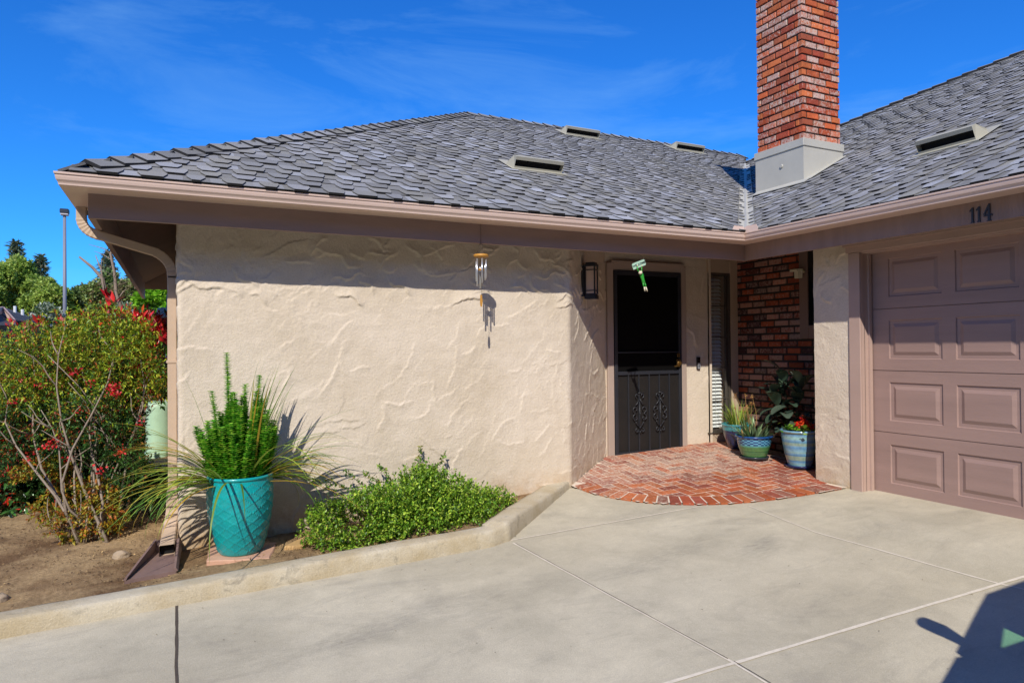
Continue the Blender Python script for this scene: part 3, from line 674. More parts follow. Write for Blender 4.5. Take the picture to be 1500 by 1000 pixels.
scr = sd.build('security_door', BLACKM, house)
m_ = MB(); W = dx1-dx0-2*t_
for i in range(1, 6):
    x = dx0+t_+W*i/6; m_.box((x-.006, yo+.006, dz0+.06), (x+.006, yo+.018, .985))
m_.build('bars', BLACKM, scr)
SCRM = mat('screen_mesh', '#0b0a0a', .9, .1, 30, 0, spec=.1)
m_ = MB(); m_.box((dx0+t_, yo+.022, 1.02), (dx1-t_, yo+.026, dz1-.05)); m_.build('screen', SCRM, scr)
PLT = mat('rusty_backing_sheet', '#15110f', .7, .5, 5, .001, 30)
m_ = MB(); m_.box((dx0+t_, yo+.022, dz0+.05), (dx1-t_, yo+.026, 1.0)); m_.build('backing_sheet', PLT, scr)
def scroll(m_, c, r, a0, a1, y, sgn=1, rad=.0055):
    P = []
    for k in range(15):
        t = k/14; a = a0+(a1-a0)*t; rr = r*(1-.72*t); P.append((c[0]+sgn*rr*math.cos(a), y, c[1]+rr*math.sin(a)))
    m_.tube(P, rad, 5)
for i in (2, 4):
    x = dx0+t_+W*i/6; y = yo-.001; zc = .56; m_ = MB()
    for s_ in (-1, 1):
        scroll(m_, (x+s_*.055, zc+.045), .042, -1.6, 4.2, y, s_); scroll(m_, (x+s_*.055, zc-.045), .042, 1.6, -4.2, y, s_)
        m_.tube([(x, y, zc-.16), (x+s_*.05, y, zc-.1), (x+s_*.052, y, zc-.088)], .0055, 5); m_.tube([(x, y, zc+.16), (x+s_*.035, y, zc+.11), (x+s_*.06, y, zc+.087)], .0055, 5)
        scroll(m_, (x+s_*.032, zc+.195), .028, -1.4, 3.6, y, s_); scroll(m_, (x+s_*.035, zc-.185), .026, 1.4, -3.6, y, s_)
    m_.tube([(x, y, zc+.13), (x, y, zc-.2)], .006, 5); m_.tube([(x-.02, y, zc+.225), (x+.055, y, zc+.225)], .006, 5)
    for zz in (zc-.15, zc-.2, zc): m_.lathe([(.001, -.012), (.012, 0), (.001, .012)], (x, y-.004, zz), 8)
    m_.build('scrollwork', BLACKM, scr, smooth=True)
BRASS = mat('aged_brass', '#8a6a3c', .35, .2, 20, 0, metal=.8)
m_ = MB(); m_.lathe([(.002, 0), (.026, .001), (.03, .012), (.022, .022), (.02, .03), (.002, .032)], (0, 0, 0), 16)
m_.v = [(5.085+x, yo-.006-z, 1.10+y) for x, y, z in m_.v]; m_.box((5.06, yo-.006, 1.06), (5.11, yo, 1.15), bev=.003); m_.box((5.065, yo-.006, 1.17), (5.105, yo-.001, 1.21), bev=.003); m_.tube([(5.09, yo-.02, 1.07), (5.03, yo-.035, 1.068), (5.0, yo-.035, 1.067)], .008, 8)
m_.build('handle', BRASS, scr, smooth=False)

# --- sidelight window with blinds
wx0, wx1, wz0, wz1 = 5.59, 5.86, .315, 2.12
GLASS, t, b = nt('window_glass'); t.nodes.remove(b); tr = N(t, 'ShaderNodeBsdfTransparent'); tr.inputs[0].default_value = (.93, .95, .95, 1); gl = N(t, 'ShaderNodeBsdfGlossy'); gl.inputs['Roughness'].default_value = .02
fr = N(t, 'ShaderNodeLayerWeight'); fr.inputs[0].default_value = .12; fr = type('o', (), {'outputs': [fr.outputs['Facing']]}); mx = N(t, 'ShaderNodeMixShader'); t.links.new(fr.outputs[0], mx.inputs[0]); t.links.new(tr.outputs[0], mx.inputs[1]); t.links.new(gl.outputs[0], mx.inputs[2]); t.links.new(mx.outputs[0], t.nodes['Material Output'].inputs[0])
WFR = mat('window_frame_metal', '#4a443d', .5, .1, 5, 0); BLND = mat('white_blind', '#f0f1ee', .55, .03, 3, 0)
m_ = MB(); m_.box((wx0-.03, 6.128, wz0-.03), (wx0, 6.2, wz1+.03)); m_.box((wx1, 6.128, wz0-.03), (wx1+.03, 6.2, wz1+.03)); m_.box((wx0, 6.129, wz1), (wx1, 6.2, wz1+.03)); m_.box((wx0-.05, 6.115, wz0-.045), (wx1+.03, 6.2, wz0-.0305)); m_.box((wx0, 6.13, wz0-.03), (wx1, 6.2, wz0))
m_.box((wx1-.035, 6.14, wz0), (wx1-.02, 6.165, wz1))
for i in range(1, 5): z = wz0+(wz1-wz0)*i/5; m_.box((wx0, 6.142, z-.005), (wx1, 6.158, z+.005))
wd = m_.build('window', WFR, house)
m_ = MB(); m_.add([(wx0, 6.16, wz0), (wx1, 6.16, wz0), (wx1, 6.16, wz1), (wx0, 6.16, wz1)], [(0, 1, 2, 3)]); m_.build('pane', GLASS, wd)
m_ = MB(); z = wz0+.02
while z < wz1-.05:
    m_.add([(wx0+.008, 6.185, z), (wx1-.06, 6.185, z), (wx1-.06, 6.215, z+.033), (wx0+.008, 6.215, z+.033), (wx0+.008, 6.185, z-.002), (wx1-.06, 6.185, z-.002), (wx1-.06, 6.216, z+.031), (wx0+.008, 6.216, z+.031)], [(0, 1, 2, 3), (7, 6, 5, 4), (0, 4, 5, 1)]); z += .043
m_.tube([(wx0+.11, 6.183, wz0+.02), (wx0+.11, 6.183, wz1-.03)], .0015, 4); m_.build('blind', BLND, wd)
m_ = MB(); m_.box((5.56, 6.12, -.05), (5.588, 6.5, 2.3)) ; m_.build('window_jamb', STUCCO, house)
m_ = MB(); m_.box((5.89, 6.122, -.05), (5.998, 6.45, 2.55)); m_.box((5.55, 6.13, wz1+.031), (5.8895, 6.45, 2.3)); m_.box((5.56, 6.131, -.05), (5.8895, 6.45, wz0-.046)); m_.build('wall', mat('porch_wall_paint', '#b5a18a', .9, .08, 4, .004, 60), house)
# --- window in the brick wall
m_ = MB(); m_.box((5.972, 5.09, 1.36), (6.003, 5.2, 2.5), bev=.003); m_.box((5.973, 4.55, 1.36), (6.003, 5.089, 1.50), bev=.003)
bwn = m_.build('window', mat('brown_window_trim', '#6f5a50', .7, .06, 4, .001, 60), house); m_ = MB(); m_.box((5.985, 4.55, 1.501), (6.004, 5.089, 2.5)); m_.build('pane', mat('dark_pane', '#0a0d10', .15, 0), bwn)
# gap under the boards where the brick is seen only left of the trim
# ------------------------------------------------------------------ brick porch
ARC = [(3.27, 5.40), (3.30, 5.18), (3.38, 4.97), (3.52, 4.76), (3.70, 4.60), (3.90, 4.48), (4.12, 4.385), (4.36, 4.32), (4.62, 4.27), (4.9, 4.235), (5.16, 4.215), (5.40, 4.20)]
def pz(x, y): return gz(x, y)+.012+.03*sm((y-5.2)/.9)
def in_poly(x, y, P):
    r_ = False
    for i in range(len(P)):
        (x0, y0), (x1, y1) = P[i], P[i-1]
        if (y0 > y) != (y1 > y) and x < (x1-x0)*(y-y0)/(y1-y0)+x0: r_ = not r_
    return r_
def offs(P, d):
    out = []
    for i, p in enumerate(P):
        a, b = P[max(0, i-1)], P[min(len(P)-1, i+1)]; t = Vector((b[0]-a[0], b[1]-a[1])).normalized(); out.append((p[0]-t.y*d, p[1]+t.x*d))
    return out
inner_arc = offs(ARC, .2)
area = inner_arc+[(5.41, 4.55), (5.99, 4.56), (5.99, 6.15), (4.14, 6.15), (3.28, 5.44)]
full = ARC+[(5.41, 4.56), (5.99, 4.57), (5.99, 6.15), (4.14, 6.15), (3.27, 5.43)]
PC = [hx(c) for c in ('#ad5834', '#b5653c', '#a25036', '#ba6c44', '#9c5240', '#94503e', '#b05f3e', '#96604e')]
pb = MB(); rs = random.Random(4)
def pbrick(poly, wear):
    c = rs.choice(PC); k = rs.uniform(.8, 1.12); h = .006+rs.uniform(-.0012, .0015)
    top = [(x, y, pz(x, y)+h) for x, y in poly]; bot = [(x, y, pz(x, y)-.01) for x, y in poly]; n = len(poly)
    pb.add(top+bot, [tuple(range(n))]+[(n+i, n+(i+1) % n, (i+1) % n, i) for i in range(n)], (c[0]*k, c[1]*k, c[2]*k, wear))
def clip(poly, P):
    """keep the part of the brick inside a convex-ish area by testing sub-cells"""
    return all(in_poly(x, y, P) for x, y in poly)
bl, bwd, g = .2, .1, .013
for i in range(-40, 60):
    for j in range(-40, 60):
        # 90 degree herringbone: horizontal and vertical bricks in the classic 4-cell stagger
        m4 = (i-j) % 4
        X, Y = 3.0+i*bwd, 4.0+j*bwd
        if m4 == 0: q = (X, Y, X+2*bwd, Y+bwd)
        elif m4 == 2: q = (X, Y, X+bwd, Y+2*bwd)
        else: continue
        if m4 == 2: q = (X, Y-bwd, X+bwd, Y+bwd)
        x0, y0, x1, y1 = q; x0 += g/2; y0 += g/2; x1 -= g/2; y1 -= g/2
        poly = [(x0, y0), (x1, y0), (x1, y1), (x0, y1)]; cs = [in_poly(x, y, area) for x, y in poly]
        d = y0-4.8; wear = .02+.14*sm((y0-4.75)/.7)-.08*sm((y0-5.7)/.4)+rs.uniform(-.05, .05)
        if all(cs): pbrick(poly, wear)
        elif any(cs):
            # cut brick: walk the outline in small steps keeping inside points
            pts = []
            for a, b in zip(poly, poly[1:]+poly[:1]):
                for k in range(16):
                    x, y = a[0]+(b[0]-a[0])*k/16, a[1]+(b[1]-a[1])*k/16
                    if in_poly(x, y, area): pts.append((x, y))
            if len(pts) > 6:
                A = abs(sum(p[0]*q_[1]-q_[0]*p[1] for p, q_ in zip(pts, pts[1:]+pts[:1])))/2
                if A > .001: pbrick(pts, wear)
# soldier course round the arc
def arclen(P):
    s_ = [0]
    for a, b in zip(P[:-1], P[1:]): s_.append(s_[-1]+math.hypot(b[0]-a[0], b[1]-a[1]))
    return s_
SA = arclen(ARC)
def apt(P, S_, s_):
    s_ = max(0, min(S_[-1], s_))
    for i in range(len(S_)-1):
        if s_ <= S_[i+1]+1e-9: t = (s_-S_[i])/(S_[i+1]-S_[i]); return (P[i][0]+(P[i+1][0]-P[i][0])*t, P[i][1]+(P[i+1][1]-P[i][1])*t)
s_ = 0
while s_ < SA[-1]-.09:
    a = apt(ARC, SA, s_+.006); b = apt(ARC, SA, s_+.098); ia = apt(inner_arc, SA, s_+.006); ib = apt(inner_arc, SA, s_+.098)
    pbrick([a, b, (ib[0]*.97+b[0]*.03, ib[1]*.97+b[1]*.03), (ia[0]*.97+a[0]*.03, ia[1]*.97+a[1]*.03)], -.04+rs.uniform(-.04, .04)+(.1 if s_ < .9 or s_ > 2.3 else 0)); s_ += .106
por = pb.build('porch_paving', PAVEB, None, kind='structure')
mb = MB(); mb.add([(x, y, pz(x, y)+.002) for x, y in full]+[(4.6, 5.2, pz(4.6, 5.2)+.002)], []); 
# mortar bed following the same slope
xs = np.arange(3.2, 6.0, .05); ys = np.arange(4.15, 6.2, .05); V, Fq = grid(xs, ys, lambda x, y: pz(x, y)+.0036)
cen = V[Fq].mean(1); keep = np.array([in_poly(c[0], c[1], full) for c in cen]); npmesh('porch_mortar', V, Fq[keep], MORTP, None, None, True, kind='structure')

# ------------------------------------------------------------------ sun and sky
sun_d = bpy.data.lights.new('sun', 'SUN'); sun_d.energy = 4.75; sun_d.angle = R(.53); sun_d.color = (1, .94, .84)
so = bpy.data.objects.new('sun', sun_d); COL.objects.link(so); so.rotation_euler = SUN.to_track_quat('-Z', 'Y').to_euler()
w = bpy.data.worlds.new("World"); scene.world = w; w.use_nodes = True; t = w.node_tree; bg = t.nodes['Background']; bg.inputs[1].default_value = .122
sky = N(t, 'ShaderNodeTexSky', sky_type='NISHITA', sun_disc=False, sun_elevation=math.asin(-SUN.z), sun_rotation=math.atan2(-SUN.x, -SUN.y), altitude=0, air_density=1.0, dust_density=0, ozone_density=3.0)
hs = N(t, 'ShaderNodeHueSaturation'); hs.inputs['Saturation'].default_value = 1.15; hs.inputs['Value'].default_value = 1.0; t.links.new(sky.outputs[0], hs.inputs['Color'])
tc = N(t, 'ShaderNodeTexCoord'); mp = N(t, 'ShaderNodeMapping'); mp.inputs['Scale'].default_value = (1.2, 1.2, 4.5); mp.inputs['Location'].default_value = (3.1, .2, .4); mp.inputs['Rotation'].default_value = (0, .15, 0); t.links.new(tc.outputs['Generated'], mp.inputs[0])
n1 = noi(t, 2.2, 9, .62, .6, mp.outputs[0]); cl = ramp(t, n1, [(.5, 0.), (.8, .36)])
cm = mul(t, mul(t, hs.outputs[0], (.19, .78, 1.5)), (2.2, 4.6, 8.0), 'MIX', cl); t.links.new(cm, bg.inputs[0])
scene.view_settings.view_transform = 'Standard'; scene.view_settings.look = 'None'; scene.view_settings.gamma = 1; scene.view_settings.exposure = .02
scene.cycles.max_bounces = 8; scene.cycles.transparent_max_bounces = 12
#@@OBJECTS
# ------------------------------------------------------------------ foliage materials
LEAF = mat('leaves', None, .5, .1, 40, 0, trans=.28)
GLOSSY = mat('glossy_leaves', None, .25, .08, 20, 0, trans=.1)
PETAL = mat('petals', None, .5, .05, 40, 0, trans=.3)
BARK = mat('pale_bark', '#8f8172', .9, .25, 25, .004, 60); BARKD = mat('dark_bark', '#54473c', .95, .25, 8, .02, 20)
def H(*a): return [hx(c) for c in a]
def blob_pts(rs, blobs, n, shell=.45):
    """points through the volume of several ellipsoids, denser towards their skins, broken into clumps"""
    w_ = np.array([b[1][0]*b[1][1]*b[1][2] for b in blobs])**.67; w_ /= w_.sum(); k = rs.choice(len(blobs), n, p=w_); d = rdir(rs, n); r_ = shell+(1-shell)*rs.uniform(0, 1, n)**.6
    c = np.array([tuple(b[0]) for b in blobs])[k]; rad = np.array([b[1] for b in blobs])[k]; o = d*rad*r_[:, None]; return c+o, d
def sprig_arrays(rs, C, A, nl, L, spread=.9):
    n = len(C); A = A/np.linalg.norm(A, axis=1, keepdims=True); t_ = rs.uniform(.1, 1, (n, nl, 1)); P = C[:, None, :]+A[:, None, :]*L*t_
    D = A[:, None, :]*.55+rdir(rs, n*nl).reshape(n, nl, 3)*spread; D /= np.linalg.norm(D, axis=2, keepdims=True); Nn = rdir(rs, n*nl).reshape(n, nl, 3)*.6+np.array([0, 0, 1.])
    return P.reshape(-1, 3), D.reshape(-1, 3), Nn.reshape(-1, 3)
def shrub_leaves(name, parent, blobs, nsp, nl, L, size, asp, colf, m=LEAF, seed=1, up=.5, shell=.45, spread=.9, clip_x=None):
    rs = np.random.RandomState(seed); C, d = blob_pts(rs, blobs, nsp, shell)
    if clip_x is not None:
        k = ~((C[:, 0] > clip_x) & (C[:, 1] > 5.3)); C, d = C[k], d[k]
    gap = np.array([noise.noise(Vector(c*3.1)) for c in C]) > -.28; C, d = C[gap], d[gap]
    if clip_x is not None:
        dy_ = 10.1-C[:, 1]; k = ~((np.abs(C[:, 0]+.24+.645*dy_) < .42) & (C[:, 1] > 8.0) & (C[:, 2] > dy_-.3)); C, d = C[k], d[k]
    if clip_x is not None:      # keep the two openings through which the pedestal and the car show
        q = C-np.array([0, 0, EYE]); zc = q@np.array(f0); X_ = 750+F*(q@np.array(rv))/zc; Y_ = 500-F*(q@np.array(uv))/zc
        k = ~(((X_ > 206) & (Y_ > 588) & (Y_ < 690)) | ((X_ > 222) & (Y_ > 502) & (Y_ < 532)) | ((X_ > 228) & (Y_ < 478))); C, d = C[k], d[k]
    A = d*.8+np.array([0, 0, up])+rs.normal(size=d.shape)*.35; P, D, Nn = sprig_arrays(rs, C, A, nl, L, spread)
    cols = colf(rs, np.repeat(C, nl, 0)); return leafmesh(name, P, D, Nn, size, asp, cols, m, parent, rs=rs)
def pick(rs, pal, n, p=None): pal = np.array(pal); return pal[rs.choice(len(pal), n, p=p)]
def limb(mb, p0, p1, r0_, r1_, bend=.12, seed=0, n=7, sides=6):
    rs_ = random.Random(seed); p0, p1 = Vector(p0), Vector(p1); L = (p1-p0).length; o1, o2 = (Vector((rs_.uniform(-1, 1), rs_.uniform(-1, 1), rs_.uniform(-.4, .4)))*L*bend for _ in (0, 1))
    P = []
    for k in range(n+1): t = k/n; P.append(p0.lerp(p1, t)+o1*math.sin(math.pi*t)+o2*math.sin(2*math.pi*t)*.5)
    mb.tube(P, [r0_+(r1_-r0_)*k/n for k in range(n+1)], sides); return P

# ------------------------------------------------------------------ front bed, left: tall multi-stemmed shrub with a low golden one at its foot
base = Vector((-.52, 5.82, -.16))
sh = thing('flowering_shrub', 'tall multi-stemmed shrub with bare pale stems and yellow-green top, left of the downspout', 'shrub', base)
rs = random.Random(11); mb = MB()
tops = [(20, 500), (40, 470), (70, 520), (95, 480), (60, 600), (120, 470), (140, 500), (165, 480), (185, 500), (150, 560), (205, 520), (215, 560), (100, 560), (180, 600), (30, 560), (125, 600), (195, 640), (80, 640)]
feet = [(118, 792), (130, 795), (142, 798), (155, 795), (168, 800), (178, 798), (128, 770)]
for i, (px, py) in enumerate(tops):
    fx, fy = feet[i % len(feet)]; p0 = at(fx+rs.uniform(-6, 6), 803, 5.3+rs.uniform(-.15, .2)); p0.z = soilz(p0.x, p0.y)-.02; p1 = at(px, py, 5.55+rs.uniform(-.35, .3))
    P = limb(mb, p0, p1, rs.uniform(.007, .014), .003, .15, i)
    for k in range(3):
        q = P[rs.choice((3, 4, 5, 6))]; limb(mb, q, q+Vector((rs.uniform(-.25, .25), rs.uniform(-.2, .2), rs.uniform(.1, .3))), .006, .002, .1, i*7+k, 4, 5)
mb.build('stems', BARK, sh, smooth=True)
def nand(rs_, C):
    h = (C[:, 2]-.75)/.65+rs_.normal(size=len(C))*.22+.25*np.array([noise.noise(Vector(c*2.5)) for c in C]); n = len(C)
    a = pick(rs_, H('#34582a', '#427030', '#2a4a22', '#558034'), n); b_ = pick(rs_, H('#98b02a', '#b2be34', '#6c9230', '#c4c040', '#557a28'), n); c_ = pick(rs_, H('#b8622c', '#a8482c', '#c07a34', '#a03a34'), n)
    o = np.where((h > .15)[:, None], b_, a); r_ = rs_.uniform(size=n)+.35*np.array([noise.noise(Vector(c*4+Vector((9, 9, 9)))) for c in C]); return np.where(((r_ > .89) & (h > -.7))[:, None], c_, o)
A_ = at
blobs = [(A_(125, 530, 5.75), (.5, .42, .40)), (A_(50, 540, 5.75), (.38, .4, .36)), (A_(190, 545, 5.6), (.26, .36, .36)), (A_(100, 600, 5.8), (.5, .35, .33)), (A_(205, 610, 5.65), (.2, .25, .3)), (A_(160, 500, 5.6), (.3, .3, .25)), (A_(175, 655, 5.6), (.25, .22, .22)), (A_(135, 625, 5.4), (.28, .15, .22)), (A_(190, 690, 5.45), (.14, .12, .16)), (A_(70, 620, 5.5), (.22, .15, .16)), (A_(40, 680, 5.9), (.2, .2, .2)), (A_(205, 745, 5.7), (.12, .14, .12)), (A_(110, 690, 5.75), (.3, .2, .22)), (A_(165, 735, 5.6), (.16, .16, .14)), (A_(20, 610, 5.9), (.3, .3, .3))]
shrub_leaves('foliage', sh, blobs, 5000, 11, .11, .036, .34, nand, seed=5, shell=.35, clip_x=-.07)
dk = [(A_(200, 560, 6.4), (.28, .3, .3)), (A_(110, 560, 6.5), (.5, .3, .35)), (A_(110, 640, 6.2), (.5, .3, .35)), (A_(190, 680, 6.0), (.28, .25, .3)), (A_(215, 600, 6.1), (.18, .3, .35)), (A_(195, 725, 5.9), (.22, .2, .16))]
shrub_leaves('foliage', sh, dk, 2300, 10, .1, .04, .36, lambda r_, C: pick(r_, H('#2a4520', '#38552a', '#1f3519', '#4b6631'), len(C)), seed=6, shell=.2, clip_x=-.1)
# small red blossoms
mb = MB(); P = []; rs2 = np.random.RandomState(4)
for px, py, n in ((166, 568, 60), (168, 575, 40), (106, 545, 26), (72, 652, 45), (80, 646, 30), (178, 660, 30), (40, 672, 18), (103, 672, 16), (132, 560, 16), (20, 590, 16), (205, 620, 14), (120, 600, 12), (60, 560, 14), (150, 690, 14)):
    c = np.array(A_(px, py, 5.22)); P.append(c+rs2.normal(size=(n, 3))*.022)
P = np.concatenate(P); leafmesh('blossoms', P, rdir(rs2, len(P)), rdir(rs2, len(P)), .022, .8, H('#c4161a', '#e0242a', '#b01226', '#d84a50'), PETAL, sh, rs=rs2)
b2 = Vector(A_(112, 790, 5.3)); b2.z = soilz(b2.x, b2.y)
lo = thing('low_shrub', 'low golden-orange shrub at the foot of the tall multi-stemmed shrub', 'shrub', b2)
shrub_leaves('foliage', lo, [(A_(120, 770, 5.25), (.2, .15, .13)), (A_(150, 760, 5.3), (.15, .15, .14)), (A_(80, 735, 5.5), (.2, .18, .15)), (A_(60, 700, 5.7), (.18, .18, .15)), (A_(135, 725, 5.3), (.14, .12, .1)), (A_(100, 700, 5.6), (.14, .14, .14))], 620, 12, .07, .034, .42,
             lambda r_, C: pick(r_, H('#9a8a22', '#b39a2c', '#a86a26', '#7f8a2a', '#b5642a', '#8e9430'), len(C)), seed=8, shell=.3)
mb = MB()
for i in range(8): limb(mb, (b2.x+.03*i-.1, b2.y+.02*(i % 3), b2.z-.02), A_(70+12*i, 730-(i % 3)*12, 5.4), .006, .003, .1, 90+i, 5, 5)
mb.build('stems', BARK, lo, smooth=True)
# hedge with red young leaves, in two plants
def photi(rs_, C):
    n = len(C); z = C[:, 2]; r_ = rs_.uniform(size=n); g_ = pick(rs_, H('#27461f', '#33582a', '#3f6a33', '#203a1c', '#4b7a3a'), n); rd = pick(rs_, H('#c0301e', '#d84422', '#a02422', '#e0602a', '#b8362c'), n)
    lvl = .13+.5*np.clip((z-1.2)/.25, 0, 1)+.42*((C[:, 0] < -1.5) & (z < 1.0)); nn_ = np.array([noise.noise(Vector(c*4.3)) for c in C]); return np.where((r_ < lvl+.55*nn_)[:, None], rd, g_)
for lab, blobs, sd, n, trunk in (
    ('dark green hedge shrub with orange-red leaves at the far left edge', [(A_(-40, 620, 7.0), (.6, .45, .75)), (A_(20, 590, 7.2), (.5, .45, .6)), (A_(20, 690, 6.9), (.42, .35, .42)), (A_(60, 530, 7.3), (.4, .35, .36)), (A_(-90, 560, 7.2), (.5, .5, .5)), (A_(30, 725, 6.4), (.42, .25, .24)), (A_(70, 690, 6.5), (.3, .2, .3)), (A_(-20, 700, 6.7), (.3, .3, .3))], 21, 3500, (10, 750)),
    ('tall hedge shrub with crimson young shoots between lamp post and house wall', [(A_(130, 530, 7.6), (.5, .4, .5)), (A_(200, 530, 7.3), (.42, .35, .5)), (A_(205, 650, 7.2), (.35, .35, .6)), (A_(110, 640, 7.4), (.4, .35, .6)), (A_(160, 720, 7.1), (.4, .3, .3)), (A_(222, 500, 7.2), (.18, .25, .2)), (A_(90, 730, 6.9), (.4, .25, .2)), (A_(190, 735, 6.7), (.22, .2, .16))], 22, 3600, (180, 745))):
    p = Vector(A_(*trunk, 7.3)); p.z = soilz(p.x, p.y)
    hd = thing('hedge_shrub', lab, 'shrub', p)
    shrub_leaves('foliage', hd, blobs, n, 8, .13, .085, .38, photi, m=GLOSSY, seed=sd, shell=.3, clip_x=-.12)
    mb = MB()
    for i, b in enumerate(blobs): limb(mb, p+Vector((.05*i-.1, 0, -.03)), b[0], .025, .008, .08, sd*9+i)
    if sd == 22:
        rs2 = np.random.RandomState(33)
        for k, (px, py, z_) in enumerate([(160, 428, 6.9), (166, 440, 6.8), (156, 452, 6.9), (178, 455, 6.8), (170, 470, 6.9), (200, 458, 6.7), (215, 462, 6.7), (212, 470, 6.7), (225, 480, 6.6), (232, 490, 6.6), (207, 485, 6.7), (240, 497, 6.5), (218, 497, 6.6), (100, 462, 7.0), (92, 468, 7.0), (134, 467, 7.0), (186, 478, 6.8), (195, 490, 6.7), (205, 505, 6.7), (222, 510, 6.6), (190, 462, 6.8), (228, 470, 6.7), (236, 482, 6.6), (180, 500, 6.7), (214, 478, 6.6), (12, 470, 6.8), (40, 476, 6.8), (60, 470, 6.8), (200, 540, 6.6), (172, 520, 6.6), (120, 462, 6.9), (26, 560, 6.3), (8, 600, 6.3), (14, 650, 6.3), (40, 640, 6.4), (6, 690, 6.3)]):
            z_ -= .75 if px > 145 else .2; c = Vector(A_(px, py+6, z_)); limb(mb, Vector(A_(px-2, 530, z_+.3)), c, .008, .004, .05, 300+k, 5, 5)
            PP = np.array(c)+rs2.normal(size=(10, 3))*.014; leafmesh('young_leaves', PP, rs2.normal(size=(10, 3))*.5+np.array([0, 0, .8]), rdir(rs2, 10), .095, .36, H('#c3202a', '#d8383a', '#a81a2a', '#e0787a', '#b8282a'), GLOSSY, hd, rs=rs2)
    mb.build('stems', BARKD, hd, smooth=True)
# bare pruned branches sticking out above the hedge
p = Vector(A_(185, 560, 8.6)); p.z = soilz(p.x, p.y); bt = thing('bare_tree', 'leafless pruned young tree with forked branches above the hedge', 'tree', p); mb = MB()
j = Vector(A_(186, 470, 8.6)); limb(mb, p, j, .05, .035, .03, 1)
k1_ = Vector(A_(168, 455, 8.5)); k2_ = Vector(A_(150, 408, 8.4)); mb.tube([j, k1_, Vector(A_(155, 430, 8.4)), k2_, Vector(A_(136, 392, 8.4)), Vector(A_(116, 376, 8.3))], [.03, .028, .024, .022, .018, .012], 7)
mb.tube([j, Vector(A_(170, 430, 8.6)), Vector(A_(168, 400, 8.6)), Vector(A_(162, 372, 8.6)), Vector(A_(167, 360, 8.6))], [.026, .022, .018, .015, .01], 7)
mb.tube([Vector(A_(162, 372, 8.6)), Vector(A_(152, 364, 8.6)), Vector(A_(130, 358, 8.6))], [.008, .006, .002], 5)
mb.tube([Vector(A_(162, 380, 8.6)), Vector(A_(150, 372, 8.7)), Vector(A_(138, 368, 8.7))], [.007, .005, .002], 5)
mb.tube([k2_, Vector(A_(148, 395, 8.5)), Vector(A_(140, 374, 8.5))], [.012, .009, .005], 5)
mb.tube([Vector(A_(172, 440, 8.6)), Vector(A_(180, 428, 8.6)), Vector(A_(186, 422, 8.7))], [.01, .008, .004], 5)
mb.tube([Vector(A_(155, 430, 8.4)), Vector(A_(151, 410, 8.3)), Vector(A_(148, 390, 8.3)), Vector(A_(149, 380, 8.3))], [.008, .006, .005, .003], 5)
for i in range(10): q = Vector(A_(rs.uniform(140, 175), rs.uniform(385, 450), 8.5)); limb(mb, q, q+Vector((rs.uniform(-.2, .2), rs.uniform(-.1, .1), rs.uniform(.02, .2))), .003, .001, .2, 500+i, 4, 4)
mb.build('trunk', mat('grey_bark', '#8d7d6e', .9, .2, 20, .003, 50), bt, smooth=True)

# ------------------------------------------------------------------ far trees
def conifer(px, ptop, pbase, Z, wpx, lab, seed):
    top = Vector(A_(px, ptop, Z)); g = soilz(top.x, top.y)-.02; b_ = Vector((top.x, top.y, g)); Hh = top.z-g; t_ = thing('conifer_tree', lab, 'tree', b_, group='dark conifers beyond the hedge')
    mb = MB(); mb.tube([b_, b_.lerp(top, .5), top], [Hh*.02, Hh*.012, .02], 8); rs_ = np.random.RandomState(seed); P, D, Nn = [], [], []; wr = wpx/1000*Z/2
    lv = 26
    for k in range(lv):
        f = (k+.5)/lv; z = Hh*(.25+.75*f); r_ = wr*(1-((f)**1.4))*rs_.uniform(.7, 1.15)+.1
        for j in range(8):
            a = rs_.uniform(0, 6.28); L = r_*rs_.uniform(.45, 1.15); e = b_+Vector((0, 0, z)); d = Vector((math.cos(a), math.sin(a), .18)); tip = e+d*L
            if L > .4: mb.tube([e, e+d*L*.5, tip], [.035, .02, .01], 4)
            for q in range(int(9+L*8)):
                t = rs_.uniform(.15, 1); pp = np.array(e+d*L*t)+rs_.normal(size=3)*.16*(.5+L*.2); P.append(pp); D.append(np.array(d)+rs_.normal(size=3)*.6+np.array([0, 0, -.1])); Nn.append(rs_.normal(size=3)*.4+np.array([0, 0, 1]))
    mb.build('trunk', BARKD, t_); leafmesh('foliage', np.array(P), np.array(D), np.array(Nn), .5*Z/60, .35, H('#62745a', '#728468', '#52644a', '#86906a', '#988c68'), LEAF, t_, rs=rs_)
conifer(24, 354, 470, 60, 62, 'tallest dark conifer, above the neighbouring roof at the far left', 1)
conifer(60, 376, 470, 62, 54, 'second dark conifer from the left, between the tallest one and the lamp post', 2)
conifer(157, 370, 470, 58, 46, 'slender dark conifer behind the leafless branches', 3)
conifer(196, 385, 470, 58, 46, 'dark conifer partly hidden behind the roof eave', 4)
